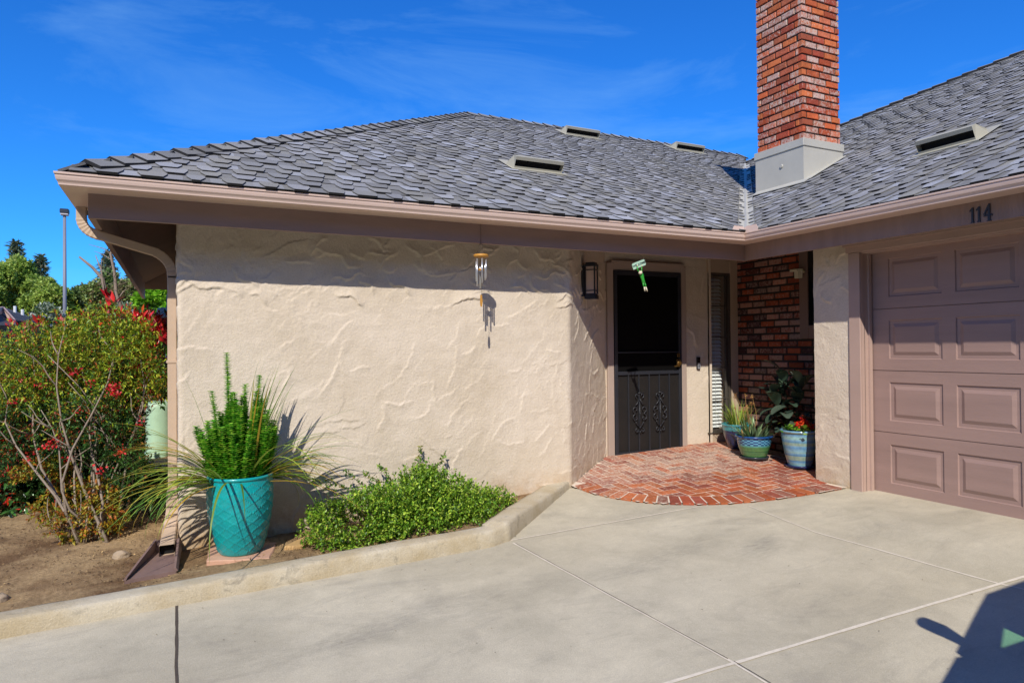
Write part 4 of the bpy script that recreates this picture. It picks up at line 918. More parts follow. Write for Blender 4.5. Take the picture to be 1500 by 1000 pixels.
def leafy(px, ptop, Z, wpx, hpx, lab, pal, seed, kind='broadleaf_tree', dens=1., grp='green trees beyond the hedge', lsz=.19, cat='tree'):
    top = Vector(A_(px, ptop, Z)); g = soilz(top.x, top.y)-.03; b_ = Vector((top.x, top.y, g)); t_ = thing(kind, lab, cat, b_, group=grp); rs_ = random.Random(seed)
    w_, h_ = wpx/1000*Z/2, hpx/1000*Z; cz = top.z-h_/2; blobs = []
    for k in range(13):
        a = rs_.uniform(0, 6.28); r_ = rs_.uniform(.1, .8); q = rs_.uniform(.2, .42); zz = rs_.uniform(-.5, .36)*(1-.55*r_); blobs.append((b_+Vector((math.cos(a)*w_*r_, math.sin(a)*w_*r_*.8, cz-g+zz*h_*1.05)), (w_*q, w_*q, min(h_*.3, w_*q*.9))))
    blobs.append((b_+Vector((0, 0, top.z-g-h_*.2)), (w_*.35, w_*.35, h_*.2)))
    mb = MB(); fork = b_+Vector((0, 0, max(.5, (cz-g)*.55))); mb.tube([b_, fork], [w_*.07, w_*.05], 8)
    for i, b in enumerate(blobs): limb(mb, fork, b[0], w_*.035, .02, .06, seed*50+i)
    mb.build('trunk', BARKD, t_)
    n = int(2300*dens); r2 = np.random.RandomState(seed); C, d = blob_pts(r2, blobs, n, .4); P, D, Nn = sprig_arrays(r2, C, d+np.array([0, 0, .3]), 8, lsz*1.6, 1.0)
    cn = np.array([noise.noise(Vector(c*.8)) for c in C]); pal = np.array(pal); ii = np.clip(((cn+.5)*len(pal)+r2.normal(size=n)*.8).astype(int), 0, len(pal)-1); cols = np.repeat(pal[ii], 8, 0)
    leafmesh('foliage', P, D, Nn, lsz, .6, cols, LEAF, t_, rs=r2)
G1 = H('#6f8a38', '#8aa444', '#a0b850', '#b2c45e', '#c0cc6c'); G2 = H('#55693a', '#6b8244', '#82984e', '#97a85c', '#8d8458'); G3 = H('#4b6a20', '#6a9a24', '#85bb2c', '#9ccc3a', '#a8d048')
leafy(28, 380, 44, 92, 106, 'broad bright green tree behind the neighbouring roof', G1, 31, dens=1.6)
leafy(68, 412, 40, 60, 75, 'rounded green tree just left of the lamp post', G1, 32, dens=1.2)
leafy(-22, 400, 42, 70, 90, 'green tree at the left edge of the picture', G1, 38)
leafy(122, 422, 42, 66, 70, 'olive green tree just right of the lamp post', G2, 33, dens=1.1)
leafy(160, 402, 38, 62, 95, 'green tree behind the leafless branches', G2, 34, dens=1.3)
leafy(208, 396, 36, 66, 100, 'grey-green tree seen beside the roof eave', G2, 35, dens=1.3)
leafy(240, 425, 22, 60, 80, 'lime green tree under the end of the eave', G3, 36, dens=1.2, lsz=.2)
WHT = H('#c8ccb8', '#b5bba0', '#8f9c78', '#6f8450', '#dadccd')
leafy(68, 452, 26, 36, 34, 'white blossoming bush behind the hedge beside the lamp post', WHT, 41, 'flowering_bush', .5, 'white blossoming bushes', .14, 'bush')
leafy(185, 452, 26, 40, 34, 'white blossoming bush behind the crimson shoots', WHT, 42, 'flowering_bush', .5, 'white blossoming bushes', .14, 'bush')
# far hedge line closing the horizon
rs2 = np.random.RandomState(9); n = 5200; ang = rs2.uniform(-1.35, .35, n); dd = rs2.uniform(64, 74, n); C = np.stack([np.sin(ang)*dd, np.cos(ang)*dd, -.3+rs2.uniform(0, 1, n)**.8*(3.6+1.3*np.array([noise.noise(Vector((a*9, 0, 0))) for a in ang]))], 1)
P, D, Nn = sprig_arrays(rs2, C, rdir(rs2, n)+np.array([0, 0, .5]), 5, .9, 1.); wd_ = leafmesh('far_woodland', P, D, Nn, .85, .6, H('#3c4f26', '#4e6a2c', '#5d7a34', '#33452a', '#6f8840'), LEAF, None, rs=rs2); wd_['kind'] = 'stuff'; tag(wd_, 'band of distant green woodland along the horizon', 'woodland')

# ------------------------------------------------------------------ lamp post
g = Vector(A_(95, 470, 30)); g.z = soilz(g.x, g.y); topz = A_(98, 316, 30).z
lp = thing('lamp_post', 'tall slim grey lamp post with a small dark flood head', 'lamp post', g); mb = MB(); mb.tube([g, g+Vector((0, 0, topz-g.z))], [.09, .06], 12); mb.build('pole', mat('grey_pole', '#7c7c84', .5, .05, 4, 0), lp, smooth=True)
h = Vector((g.x, g.y, topz)); mb = MB(); mb.box((h.x-.17, h.y-.17, h.z+.1), (h.x+.17, h.y+.17, h.z+.30), bev=.03); mb.build('lamp_head', BLACKM, lp)
mb = MB(); mb.box((h.x-.15, h.y-.15, h.z+.02), (h.x+.15, h.y+.15, h.z+.099), bev=.02); mb.tube([h-Vector((0, 0, .2)), h+Vector((0, 0, .03))], .05, 8); mb.build('bracket', mat('pale_metal', '#b5aeb0', .5, .05, 5, 0), lp)
# ------------------------------------------------------------------ neighbouring house
nb = Vector(A_(-30, 500, 22)); nb.z = soilz(nb.x, nb.y); nh = thing('neighbour_house', 'low neighbouring house with dark shingle roof behind the hedge', 'house', nb)
e1 = Vector(A_(66, 470, 22)); e0 = Vector(A_(-60, 494, 17)); rg1 = Vector(A_(8, 447, 25)); zE, zR = 2.15, 2.95
B_ = lambda px, Z, z: (lambda q: Vector((q.x, q.y, z)))(A_(px, 480, Z))
a1, a2, r1_, r2_ = B_(64, 23, 2.12), B_(-60, 19, 2.12), B_(6, 25.5, 2.98), B_(-120, 21.5, 2.98); b1_, b2_ = B_(45, 31, 2.12), B_(-160, 25, 2.12)
NR = mat('neighbour_shingles', '#4c4c4e', .9, .2, 3, .01, 12); NW = mat('neighbour_wall', '#5a4c44', .9, .1, 2, 0)
mb = MB()
for q in ([a1, a2, r2_, r1_], [b1_, b2_, r2_, r1_], [a1, b1_, r1_]): mb.prism([p-Vector((0, 0, .12)) for p in q], (0, 0, .12))
nr = mb.build('roof', NR, nh)
mb = MB(); mb.prism([a2+Vector((0, 0, -.38)), a1+Vector((0, 0, -.38)), a1+Vector((0, 0, -.121)), a2+Vector((0, 0, -.121))], (.02, .05, 0)); mb.build('fascia', mat('neighbour_fascia', '#3c3836', .8, .1, 3, 0), nh)
c_ = (a1+a2+b1_+b2_)/4; mb = MB(); mb.prism([(p.x*.9+c_.x*.1, p.y*.9+c_.y*.1, nb.z) for p in (a2, a1, b1_, b2_)], (0, 0, 2.05-nb.z)); mb.build('wall', NW, nh)
# gabled porch roof with pale barge board
gp = [B_(3, 21.2, 2.72), B_(20, 20.9, 2.3), B_(-50, 18.5, 2.3)]; mb = MB(); mb.prism([gp[0], gp[1], gp[1]-Vector((0, 0, .16)), gp[0]-Vector((0, 0, .2))], (.04, .06, 0)); mb.prism([gp[0], gp[2], gp[2]-Vector((0, 0, .16)), gp[0]-Vector((0, 0, .2))], (.04, .06, 0)); mb.build('barge_board', mat('pink_board', '#c0a294', .7, .05, 3, 0), nh)
mb = MB(); mb.prism([gp[0], gp[1], gp[1]+Vector((.5, 3, .0)), r1_], (0, 0, -.05)); mb.prism([gp[0]-Vector((0, -.1, .2)), gp[1]-Vector((0, -.1, .2)), gp[2]-Vector((0, -.1, .2))], (.02, .04, 0)); mb.build('porch_roof', NR, nh)
for px, z_ in ((22, 2.62), (33, 2.5)):
    q = B_(px, 24, z_); mb = MB(); mb.tube([q-Vector((0, 0, .35)), q+Vector((0, 0, .3))], .05, 8); mb.build('vent_pipe', mat('white_pipe', '#d8d8d4', .5, .03, 3, 0), nr)
# ------------------------------------------------------------------ services by the side wall
p = Vector((-.24, 10.2, -.06)); ut = thing('utility_pedestal', 'pale green cylindrical utility pedestal beside the downspout', 'utility box', p)
mb = MB(); mb.lathe([(.145, 0), (.148, .03), (.142, .05), (.142, .6), (.138, .64), (.115, .68), (.06, .695), (.002, .70)], p, 28, cap=False); mb.lathe([(.16, -.05), (.16, .03), (.14, .035)], p, 24, cap=False)
mb.build('body', mat('pale_green_plastic', '#a9c7a6', .45, .1, 8, 0), ut, smooth=True)
mb = MB()
for k in range(12): a = k/12*6.28; mb.tube([(p.x-.1+.022*math.cos(a), p.y-.108+.0, .55+.022*math.sin(a)), (p.x-.1+.022*math.cos(a+.52), p.y-.108, .55+.022*math.sin(a+.52))], .006, 5)
mb.build('latch', BLACKM, ut)
em = thing('electric_meter', 'pale grey electric meter with round glass cover on the side wall', 'electric meter', (-.002, 9.3, 1.62)); mb = MB(); mb.box((-.12, 9.2, 1.45), (-.002, 9.5, 1.98), bev=.01); mb.build('meter_box', mat('meter_grey', '#b4b0a4', .5, .05, 4, 0), em)
mb = MB(); mb.lathe([(.1, 0), (.1, .06), (.085, .1), (.002, .115)], (0, 0, 0), 20, cap=False); mb.v = [(-.12-z, 9.35+x, 1.72+y) for x, y, z in mb.v]; mb.build('meter_glass', mat('meter_glass', '#d6d6ce', .6, .03, 3, 0), em, smooth=True)

# ------------------------------------------------------------------ splash block
sb = [(-.30, 4.86), (-.01, 4.90), (.012, 5.30), (-.15, 5.34)]; z0 = -.128
p = thing('splash_block', 'purplish-brown splash block under the downspout outlet', 'splash block', (-.12, 5.1, z0)); SPB = mat('splash_plastic', '#7d6660', .55, .16, 9, .002, 60); mb = MB()
zz = lambda i: (-.012, -.006, .02, .02)[i]
bt_ = [(x, y, z0-.02+zz(i)) for i, (x, y) in enumerate(sb)]; tp = [(x, y, z0+.012+zz(i)) for i, (x, y) in enumerate(sb)]
mb.add(bt_+tp, [(3, 2, 1, 0), (4, 5, 6, 7), (0, 1, 5, 4), (1, 2, 6, 5), (2, 3, 7, 6), (3, 0, 4, 7)]); mb.build('tray', SPB, p)
for a, b, ha, hb in ((0, 3, .02, .085), (1, 2, .02, .085), (3, 2, .08, .08)):
    mb = MB(); A3, B3 = Vector(tp[a]), Vector(tp[b]); d = (B3-A3).normalized(); s_ = Vector((-d.y, d.x, 0))*.009*(1 if a != 1 else -1)
    mb.add([A3-s_, A3+s_, B3+s_, B3-s_, A3-s_*2+Vector((0, 0, ha)), A3-s_*.5+Vector((0, 0, ha)), B3-s_*.5+Vector((0, 0, hb)), B3-s_*2+Vector((0, 0, hb))], [(0, 1, 5, 4), (1, 2, 6, 5), (2, 3, 7, 6), (3, 0, 4, 7), (4, 5, 6, 7)]); mb.build('rim', SPB, p)
# paver, stone, rocks
mb = MB(); P4 = [(.165, 4.935), (.545, 4.80), (.64, 5.19), (.2, 5.30)]; z0 = -.15; rs = random.Random(5)
def rough_slab(P, z0, th, bev, sub=7):
    R_ = []
    for a, b in zip(P, P[1:]+P[:1]):
        for k in range(sub): t = k/sub; R_.append((a[0]+(b[0]-a[0])*t+rs.uniform(-1, 1)*.004, a[1]+(b[1]-a[1])*t+rs.uniform(-1, 1)*.004))
    cx, cy = sum(p[0] for p in R_)/len(R_), sum(p[1] for p in R_)/len(R_); n = len(R_); vs = [(x, y, z0) for x, y in R_]+[(x, y, z0+th-bev) for x, y in R_]+[(cx+(x-cx)*.97, cy+(y-cy)*.97, z0+th) for x, y in R_]
    mb.add(vs, [(i, (i+1) % n, n+(i+1) % n, n+i) for i in range(n)]+[(n+i, n+(i+1) % n, 2*n+(i+1) % n, 2*n+i) for i in range(n)]+[tuple(range(2*n, 3*n))])
rough_slab(P4, z0, .055, .006); o = mb.build('paving_slab', mat('pink_sandstone', '#c49a80', .85, .16, 8, .004, 50), None, loc=(.38, 5.05, z0)); tag(o, 'square pinkish sandstone slab under the teal pot', 'paving slab')
mb = MB(); rough_slab([(.66, 4.985), (.72, 4.95), (.97, 5.02), (1.02, 5.09), (.93, 5.16), (.86, 5.2)], -.125, .05, .012); o = mb.build('stepping_stone', mat('tan_stone', '#bd9a68', .9, .15, 9, .005, 50), None, loc=(.85, 5.07, -.12)); tag(o, 'flat tan stone lying in the soil between the teal pot and the green mound', 'stone')
def rock(x, y, r_, seed, lab, z=None, col='#a39078'):
    me = MB(); n1_, n2_ = 14, 9; rs_ = random.Random(seed); z = soilz(x, y) if z is None else z; vs = []
    for i in range(n1_):
        th = math.pi*(i+.5)/n1_
        for k in range(n2_*2): ph = math.pi*k/n2_; d = Vector((math.sin(th)*math.cos(ph), math.sin(th)*math.sin(ph), math.cos(th)*.6)); q = r_*(1+.35*noise.noise(d*1.7+Vector((seed, 0, 0)))); vs.append((x+d.x*q*1.2, y+d.y*q, z+d.z*q+r_*.2))
    m2 = n2_*2; me.add(vs, [(i*m2+k, i*m2+(k+1) % m2, (i+1)*m2+(k+1) % m2, (i+1)*m2+k) for i in range(n1_-1) for k in range(m2)]+[tuple(range(m2)), tuple(range((n1_-1)*m2, n1_*m2))])
    o = me.build('rock', mat('garden_rock', col, .95, .25, 12, .01, 40), None, loc=(x, y, z), smooth=True); tag(o, lab, 'rock')
rock(-.96, 4.97, .05, 3, 'rounded pale rock beside the kerb at the left edge')
rock(-.36, 5.52, .05, 6, 'broken root stump at the foot of the golden shrub', col='#9a8468')
# scattered mulch and dry leaves
rs2 = np.random.RandomState(12); n = 9000; X = rs2.uniform(-3.2, 3.1, n); Y = 4.6+rs2.uniform(0, 1, n)**1.2*2.6; ok = ~((X > -.02) & (Y > 5.38+np.clip(X-3.2, 0, 1))) & (X < 2.0+(Y-4.43)*1.12); X, Y = X[ok], Y[ok]; dens = np.array([noise.noise(Vector((x*2, y*2, 5))) for x, y in zip(X, Y)]) > -.12; X, Y = X[dens], Y[dens]
Z = np.array([soil_f(x, y) for x, y in zip(X, Y)])+.006; D = rs2.normal(size=(len(X), 3))*np.array([1, 1, .25]); o = leafmesh('leaf_litter', np.stack([X, Y, Z], 1), D, rs2.normal(size=(len(X), 3))*.4+np.array([0, 0, 1.]), .017, .5, H('#5a4630', '#7d6546', '#3f3226', '#9a7f58', '#4c3a2a', '#b09468'), mat('litter', None, .9, .1, 30, 0), None, rs=rs2); o['kind'] = 'stuff'; tag(o, 'dry leaf litter and bark bits on the soil bed', 'leaf litter')
n = 90; X = rs2.uniform(-1, 5.2, n); Y = rs2.uniform(1.2, 4.4, n); Z = np.array([gz(x, y) for x, y in zip(X, Y)])+.004; o = leafmesh('driveway_debris', np.stack([X, Y, Z], 1), rs2.normal(size=(n, 3))*np.array([1, 1, .05]), np.tile([0, 0, 1.], (n, 1)), .011, .5, H('#5a4a36', '#4a4238', '#8a7a5c'), mat('litter', None), None, rs=rs2); o['kind'] = 'stuff'; tag(o, 'tiny dry leaf bits scattered on the driveway', 'debris')

# ------------------------------------------------------------------ teal pot, spire plant, grass plant
pc = (.385, 5.06, -.093); tp_ = thing('teal_pot', 'tall glazed teal pot with raised zigzag lattice on the sandstone slab', 'pot', pc)
prof_ = [(.128, 0), (.137, .008)]; n_ = 64
for i in range(n_+1):
    t = i/n_; z = .015+.495*t; r_ = .14+.072*math.sin(min(1, t*1.28)*math.pi/2)**.9-.006*max(0, (t-.75)/.25)**2; prof_.append((r_, z))
prof_ += [(.213, .512), (.214, .524), (.209, .531), (.200, .531), (.194, .522), (.188, .46), (.02, .455)]
def tri_(v): v = v % 1; return abs(v*2-1)*2-1
def relief(a, i):
    if i < 3 or i > n_: return 0
    v = i/n_*7.5; u = a/(2*math.pi)*22+.0; best = 9
    for s_ in (0, 1):
        for k in (-1, 0, 1, 2):
            c = math.floor(u)+k
            off = .45*tri_(v+.5*(c % 2)); best = min(best, abs(u-(c+off)))
    return .0062*math.exp(-(best/.07)**2)
mb = MB(); mb.lathe(prof_, (0, 0, 0), 300, fn=relief, cap=False); mb.v = [(pc[0]+x, pc[1]+y, pc[2]+z) for x, y, z in mb.v]
m, t, b = nt('teal_glaze'); c = mul(t, hx('#0aa2a2'), hx('#088a92'), 'MIX', ramp(t, noi(t, 7, 5, .7), [(.35, 0.), (.7, 1.)])); t.links.new(mul(t, c, ramp(t, noi(t, 90, 3, .6), [(.3, .88), (.7, 1.1)])), b.inputs['Base Color']); b.inputs['Roughness'].default_value = .3; b.inputs['Coat Weight'].default_value = .35; b.inputs['Coat Roughness'].default_value = .12; bump(t, b, noi(t, 60, 3, .6), .001)
mb.build('vessel', m, tp_, smooth=True)
DIRT = mat('potting_soil', '#3a2c20', 1, .3, 30, .01, 60)
mb = MB(); mb.lathe([(.19, .47), (.1, .485), (.002, .49)], pc, 24, cap=False); mb.build('potting_soil', DIRT, tp_, smooth=True)
zt = pc[2]+.48
sp = thing('spire_shrub', 'upright shrub with dense small-leaved green spires in the teal pot', 'shrub', (pc[0], pc[1], zt)); rs2 = np.random.RandomState(17); P, D, Nn, Cc = [], [], [], []; mb = MB()
spi = [(-.075, -.02, .88), (.11, .02, .72), (-.15, .0, .62), (.03, .03, .66)]
for k in range(105): a = rs2.uniform(0, 6.28); q = .2*math.sqrt(rs2.rand()); spi.append((q*math.cos(a)*1.15, q*math.sin(a)*.9, (rs2.uniform(.5, .66) if rs2.rand() < .62 else rs2.uniform(.25, .5))*(1-.42*(q/.2)**2)))
for i, (ox, oy, hh) in enumerate(spi):
    b0 = Vector((pc[0]+ox*.65, pc[1]+oy*.65, zt)); sx, sy = ox*(.42+.2*rs2.rand()), oy*(.4+.2*rs2.rand()); mb.tube([b0, b0+Vector((sx*.6, sy*.6, hh*.5)), b0+Vector((sx, sy, hh))], [.005, .004, .002], 5)
    m_n = int(hh/.0135)
    for q in range(m_n):
        f = (q+.5)/m_n; c = b0+Vector((sx*f*(1.2-.2*f), sy*f*(1.2-.2*f), hh*f)); w_ = 1.15-.5*f
        for j in range(4):
            a = q*1.57*.5+j*1.5708+rs2.uniform(-.3, .3); d = np.array([math.cos(a), math.sin(a), .42]); P.append(np.array(c)); D.append(d); Nn.append([0, 0, 1.]); Cc.append(w_*rs2.uniform(.8, 1.2)*.049)
mb.build('stems', BARKD, sp); leafmesh('foliage', P, D, Nn, np.array(Cc), .74, H('#5ca62e', '#78be38', '#94cc42', '#4a8c2a', '#b0d850'), mat('box_leaves', None, .4, .08, 20, 0, trans=.35), sp, fold=.2, rs=rs2)
gr = thing('grass_plant', 'long arching strap-leaved grass plant spilling from the teal pot', 'plant', (pc[0], pc[1]+.01, zt)); rs2 = np.random.RandomState(23); n = 150; az, ln, ri, dr, wi, bs = [], [], [], [], [], []
for k in range(n):
    side = rs2.choice([0, 1, 2], p=[.52, .4, .08]); a = {0: rs2.normal(math.pi*1.03, .5), 1: rs2.normal(.0, .5), 2: rs2.uniform(0, 6.28)}[side]
    L = rs2.uniform(.55, .92) if side != 2 else rs2.uniform(.55, .85); az.append(a); ln.append(L); ri.append(rs2.uniform(.1, 1.0) if side != 2 else rs2.uniform(1.3, 1.5)); dr.append(rs2.uniform(.9, 2.5) if side != 2 else rs2.uniform(.1, .5)); wi.append(rs2.uniform(.014, .024)); bs.append((pc[0]+.12*math.cos(a)+rs2.normal()*.02, pc[1]+.02+.1*math.sin(a)+rs2.normal()*.02, zt-.01))
for k in range(n):      # the wall stops them
    if math.sin(az[k]) > .25: az[k] = -az[k] if rs2.rand() < .4 else (math.pi-.22 if math.cos(az[k]) < 0 else .22); ln[k] *= .85
blades('blades', bs, az, ln, ri, dr, wi, H('#8dab3c', '#a3b848', '#6f9a34', '#b8b244', '#cfaa3c', '#5f8a30'), LEAF, gr, 11, 5)
n = 26; blades('blades', [(pc[0]+rs2.uniform(-.03, .13), pc[1]+.06+rs2.uniform(-.03, .03), zt) for _ in range(n)], rs2.uniform(-.6, .6, n), rs2.uniform(.62, .9, n), rs2.uniform(1.2, 1.5, n), rs2.uniform(.05, .35, n), [.03]*n, H('#8fb83c', '#86ad3c', '#5a8a2c'), LEAF, gr, 9, 6)

# ------------------------------------------------------------------ ground-cover mound and trailing sprigs
gm = thing('ground_cover_shrub', 'low spreading bright green mound of small leaves along the kerb', 'shrub', (1.6, 5.0, -.08)); blobs = []
for x, y, z, a, b_, c in ((1.02, 4.92, .0, .24, .2, .13), (1.3, 4.98, .04, .28, .26, .2), (1.6, 5.05, .08, .3, .28, .26), (1.85, 5.12, .06, .28, .24, .24), (2.1, 5.14, .0, .24, .2, .17), (2.36, 5.2, -.02, .16, .14, .1), (1.55, 4.84, -.02, .4, .16, .1), (1.2, 4.76, -.06, .24, .12, .08), (2.0, 4.93, -.03, .3, .16, .1), (1.75, 5.2, .2, .14, .1, .14), (.98, 5.1, .05, .12, .12, .1)): blobs.append((Vector((x, y, z)), (a, b_, c)))
shrub_leaves('foliage', gm, blobs, 5600, 8, .075, .027, .52, lambda r_, C: pick(r_, H('#5f8c24', '#7da42e', '#98b83a', '#466e1e', '#b2c848', '#6c9428'), len(C)), m=mat('mound_leaves', None, .4, .1, 30, 0, trans=.22), seed=44, shell=.3)
mb = MB(); rs2 = np.random.RandomState(5); P, D, Nn = [], [], []
for (a, b_) in (((1.25, 5.1, .15), (.98, 5.22, .31)), ((1.3, 5.15, .2), (1.15, 5.28, .36)), ((1.5, 5.2, .25), (1.42, 5.3, .37)), ((1.85, 5.25, .3), (1.98, 5.33, .42)), ((1.7, 5.25, .3), (1.78, 5.35, .48)), ((2.0, 5.2, .1), (2.2, 5.3, .17)), ((2.2, 5.2, .05), (2.42, 5.3, .02)), ((1.1, 5.0, .1), (.9, 5.15, .33)), ((1.95, 5.25, .2), (2.15, 5.36, .2)), ((1.4, 5.2, .25), (1.3, 5.3, .33))):
    Q = limb(mb, a, b_, .003, .0015, .12, int(a[0]*100), 10, 4); P = np.repeat(np.array([tuple(q) for q in Q]), 6, 0)+rs2.normal(size=(66, 3))*.006
    leafmesh('sprig', P, rs2.normal(size=(66, 3)), rs2.normal(size=(66, 3))+np.array([0, 0, .8]), .03, .5, H('#5a8a26', '#4a7422', '#86a83a', '#8a8a3a'), LEAF, gm, rs=rs2)
for b in blobs: limb(mb, (1.6, 5.1, -.1), b[0], .01, .004, .05, 3)
mb.build('stems', BARKD, gm)

# ------------------------------------------------------------------ wind chime
cx_, cy_ = 2.215, 5.08; ch = thing('wind_chime', 'wind chime of silver tubes under a round wooden top, hanging from the eave', 'wind chime', (cx_, cy_, 2.04)); WOOD = mat('honey_wood', '#c08a3a', .5, .15, 30, .001, 60); ALU = mat('silver_tube', '#c9ccd2', .28, .03, 3, 0, metal=.7); CORD = mat('cord', '#5a4c40', .9, 0)
mb = MB(); mb.lathe([(.002, -.011), (.055, -.011), (.061, -.005), (.061, .005), (.055, .011), (.002, .011)], (cx_, cy_, 2.037), 28, cap=False); mb.build('top_disc', WOOD, ch, smooth=True)
mb = MB()
for k in range(3): a = k*2.09+.4; mb.tube([(cx_+.045*math.cos(a), cy_+.045*math.sin(a), 2.048), (cx_, cy_, 2.115)], .0012, 4)
mb.tube([(cx_, cy_, 2.11), (cx_, cy_, 2.36)], .0015, 4); mb.tube([(cx_, cy_, 2.03), (cx_, cy_, 1.72)], .0012, 4)
for k in range(10): a = k/10*6.28; mb.tube([(cx_+.012*math.cos(a), cy_, 2.125+.012*math.sin(a)), (cx_+.012*math.cos(a+.63), cy_, 2.125+.012*math.sin(a+.63))], .002, 4)
mb.build('cords', CORD, ch)
for k, L in enumerate((.17, .235, .18, .225, .2, .16)):
    a = k*1.047+.3; x, y = cx_+.042*math.cos(a), cy_+.042*math.sin(a); mb = MB(); mb.tube([(x, y, 2.012), (x, y, 2.012-L)], .0058, 10); mb.tube([(x, y, 2.03), (x, y, 2.0)], .001, 4); mb.build('chime_tube', ALU, ch, smooth=True)
mb = MB(); mb.lathe([(.002, -.01), (.02, -.008), (.024, 0), (.02, .008), (.002, .01)], (cx_, cy_, 1.925), 16, cap=False); mb.build('striker', WOOD, ch, smooth=True)
mb = MB(); mb.prism([(cx_-.007, cy_, 1.72), (cx_-.011, cy_, 1.66), (cx_-.006, cy_, 1.625), (cx_+.006, cy_, 1.625), (cx_+.011, cy_, 1.66), (cx_+.007, cy_, 1.72)], (0, .005, 0)); mb.build('wind_catcher', WOOD, ch)

# ------------------------------------------------------------------ welcome sign with hanging frog
wl = thing('welcome_sign', 'small tilted mint welcome sign with a dangling green frog by the front door', 'sign', (3.81, 5.11, 2.05)); c0 = Vector((3.81, 5.11, 2.045)); ux = Vector((.92, -.15, .36)).normalized(); uz = Vector((-.33, .0, .94)); uz = (uz-ux*uz.dot(ux)).normalized(); un = ux.cross(uz)
un = -un if un.y > 0 else un
mb = MB(); W2, H2 = .07, .028
prof2 = [(-W2, -H2), (W2-.008, -H2), (W2, -H2+.012), (W2-.004, H2-.006), (W2-.012, H2), (-W2+.012, H2), (-W2, H2-.01)]; mb.prism([c0+ux*a+uz*b_ for a, b_ in prof2], un*-.006); mb.build('board', mat('mint_paint', '#a9cbb6', .6, .05, 20, 0), wl)
def text_mesh(s_, size, name, m, parent, org, ux, uz, un, ext=.0012):
    cu = bpy.data.curves.new(name, 'FONT'); cu.body = s_; cu.size = size; cu.align_x = 'CENTER'; cu.align_y = 'CENTER'; cu.extrude = ext; cu.offset = size*.012; tmp = bpy.data.objects.new('tmp', cu); COL.objects.link(tmp); dg = bpy.context.evaluated_depsgraph_get(); me = bpy.data.meshes.new_from_object(tmp.evaluated_get(dg)); bpy.data.objects.remove(tmp)
    off = root_loc(parent)
    for v in me.vertices: q = org+ux*v.co.x+uz*v.co.y+un*v.co.z; v.co = q-off
    me.materials.clear(); me.materials.append(m); o = bpy.data.objects.new(name, me); COL.objects.link(o); o.parent = parent; return o
NAVY = mat('dark_lettering', '#1c2c30', .6, 0)
text_mesh('WELCOME', .028, 'lettering', NAVY, wl, c0+un*.0018, ux, uz, un)
mb = MB(); mb.tube([c0+ux*.05+uz*.024, c0+ux*.055+uz*.055, c0+ux*.02+uz*.09, (3.815, 5.11, 2.38)], .0016, 5); mb.build('hanger', CORD, wl)
FROG = mat('frog_green', '#2f9a34', .4, .1, 30, 0); FRW = mat('frog_cream', '#d8cfb4', .5, .1, 30, 0)
f_ = c0+Vector((-.005, -.014, -.034)); ax_ = Vector((.34, 0, -1)).normalized(); mb = MB(); K = 1.3
q = f_+ax_*.045; mb.tube([q, q+ax_*.012*K, q+ax_*.03*K, q+ax_*.05*K, q+ax_*.07*K, q+ax_*.082*K], [.008, .017, .018, .014, .016, .008], 12)
for s_ in (-1, 1):
    sd_ = Vector((s_*.014, 0, 0)); mb.tube([q+ax_*.008+sd_*.8, f_+Vector((s_*.022, 0, -.018)), f_+Vector((s_*.026, 0, .014))], [.0065, .0055, .005], 7)
    mb.tube([q+ax_*.075*K+sd_*.5, q+ax_*.095*K+sd_*.9, q+ax_*.105*K+sd_*.6], [.008, .007, .006], 7)
fr_ = mb.build('frog', FROG, wl, smooth=True)
hd_ = q+Vector((-.014, -.012, -.004)); mb = MB(); mb.lathe([(.002, -.016), (.015, -.01), (.019, 0), (.014, .012), (.002, .016)], hd_, 14, cap=False); mb.build('face', FRW, fr_, smooth=True)
for s_ in (-1, 1):
    sd_ = Vector((s_*.014, 0, 0)); mb = MB(); mb.tube([q+ax_*.105*K+sd_*.6, q+ax_*.125*K+sd_*.8, q+ax_*.14*K+sd_], [.006, .007, .004], 7); mb.build('foot', FRW, fr_, smooth=True)
    mb = MB(); mb.lathe([(.001, -.005), (.006, 0), (.001, .005)], hd_+Vector((s_*.009, -.004, .015)), 8, cap=False); mb.build('eye', FRW, fr_, smooth=True)
    mb = MB(); mb.tube([f_+Vector((s_*.026, 0, .014)), f_+Vector((s_*.027, -.003, .028))], [.007, .005], 7); mb.build('hand', FRW, fr_, smooth=True)

# ------------------------------------------------------------------ wall lantern
dC = Vector((.771, .637, 0)); nC = Vector((.637, -.771, 0)); L0 = Vector((3.25, 5.42, 0))+dC*.40; L0.z = 1.93
la = thing('wall_lantern', 'black box lantern with frosted panes on the angled wall left of the door', 'wall lamp', L0); c = L0+nC*.085
def obox(mb, ctr, a, n_, ha, hn, z0, z1, col=(1, 1, 1, 1)): mb.prism([ctr+a*ha+n_*hn+Vector((0, 0, z0)), ctr-a*ha+n_*hn+Vector((0, 0, z0)), ctr-a*ha-n_*hn+Vector((0, 0, z0)), ctr+a*ha-n_*hn+Vector((0, 0, z0))], (0, 0, z1-z0), col)
mb = MB(); obox(mb, L0+nC*.012, dC, nC, .055, .012, -.15, .15); obox(mb, L0+nC*.03, dC, nC, .02, .03, .08, .1)
obox(mb, c, dC, nC, .055, .055, -.175, -.14); obox(mb, c, dC, nC, .048, .048, -.139, -.125); obox(mb, c, dC, nC, .055, .055, .14, .165); obox(mb, c, dC, nC, .045, .045, .166, .18)
for a, b_ in ((1, 1), (1, -1), (-1, 1), (-1, -1)): obox(mb, c+dC*.046*a+nC*.046*b_, dC, nC, .006, .006, -.124, .139)
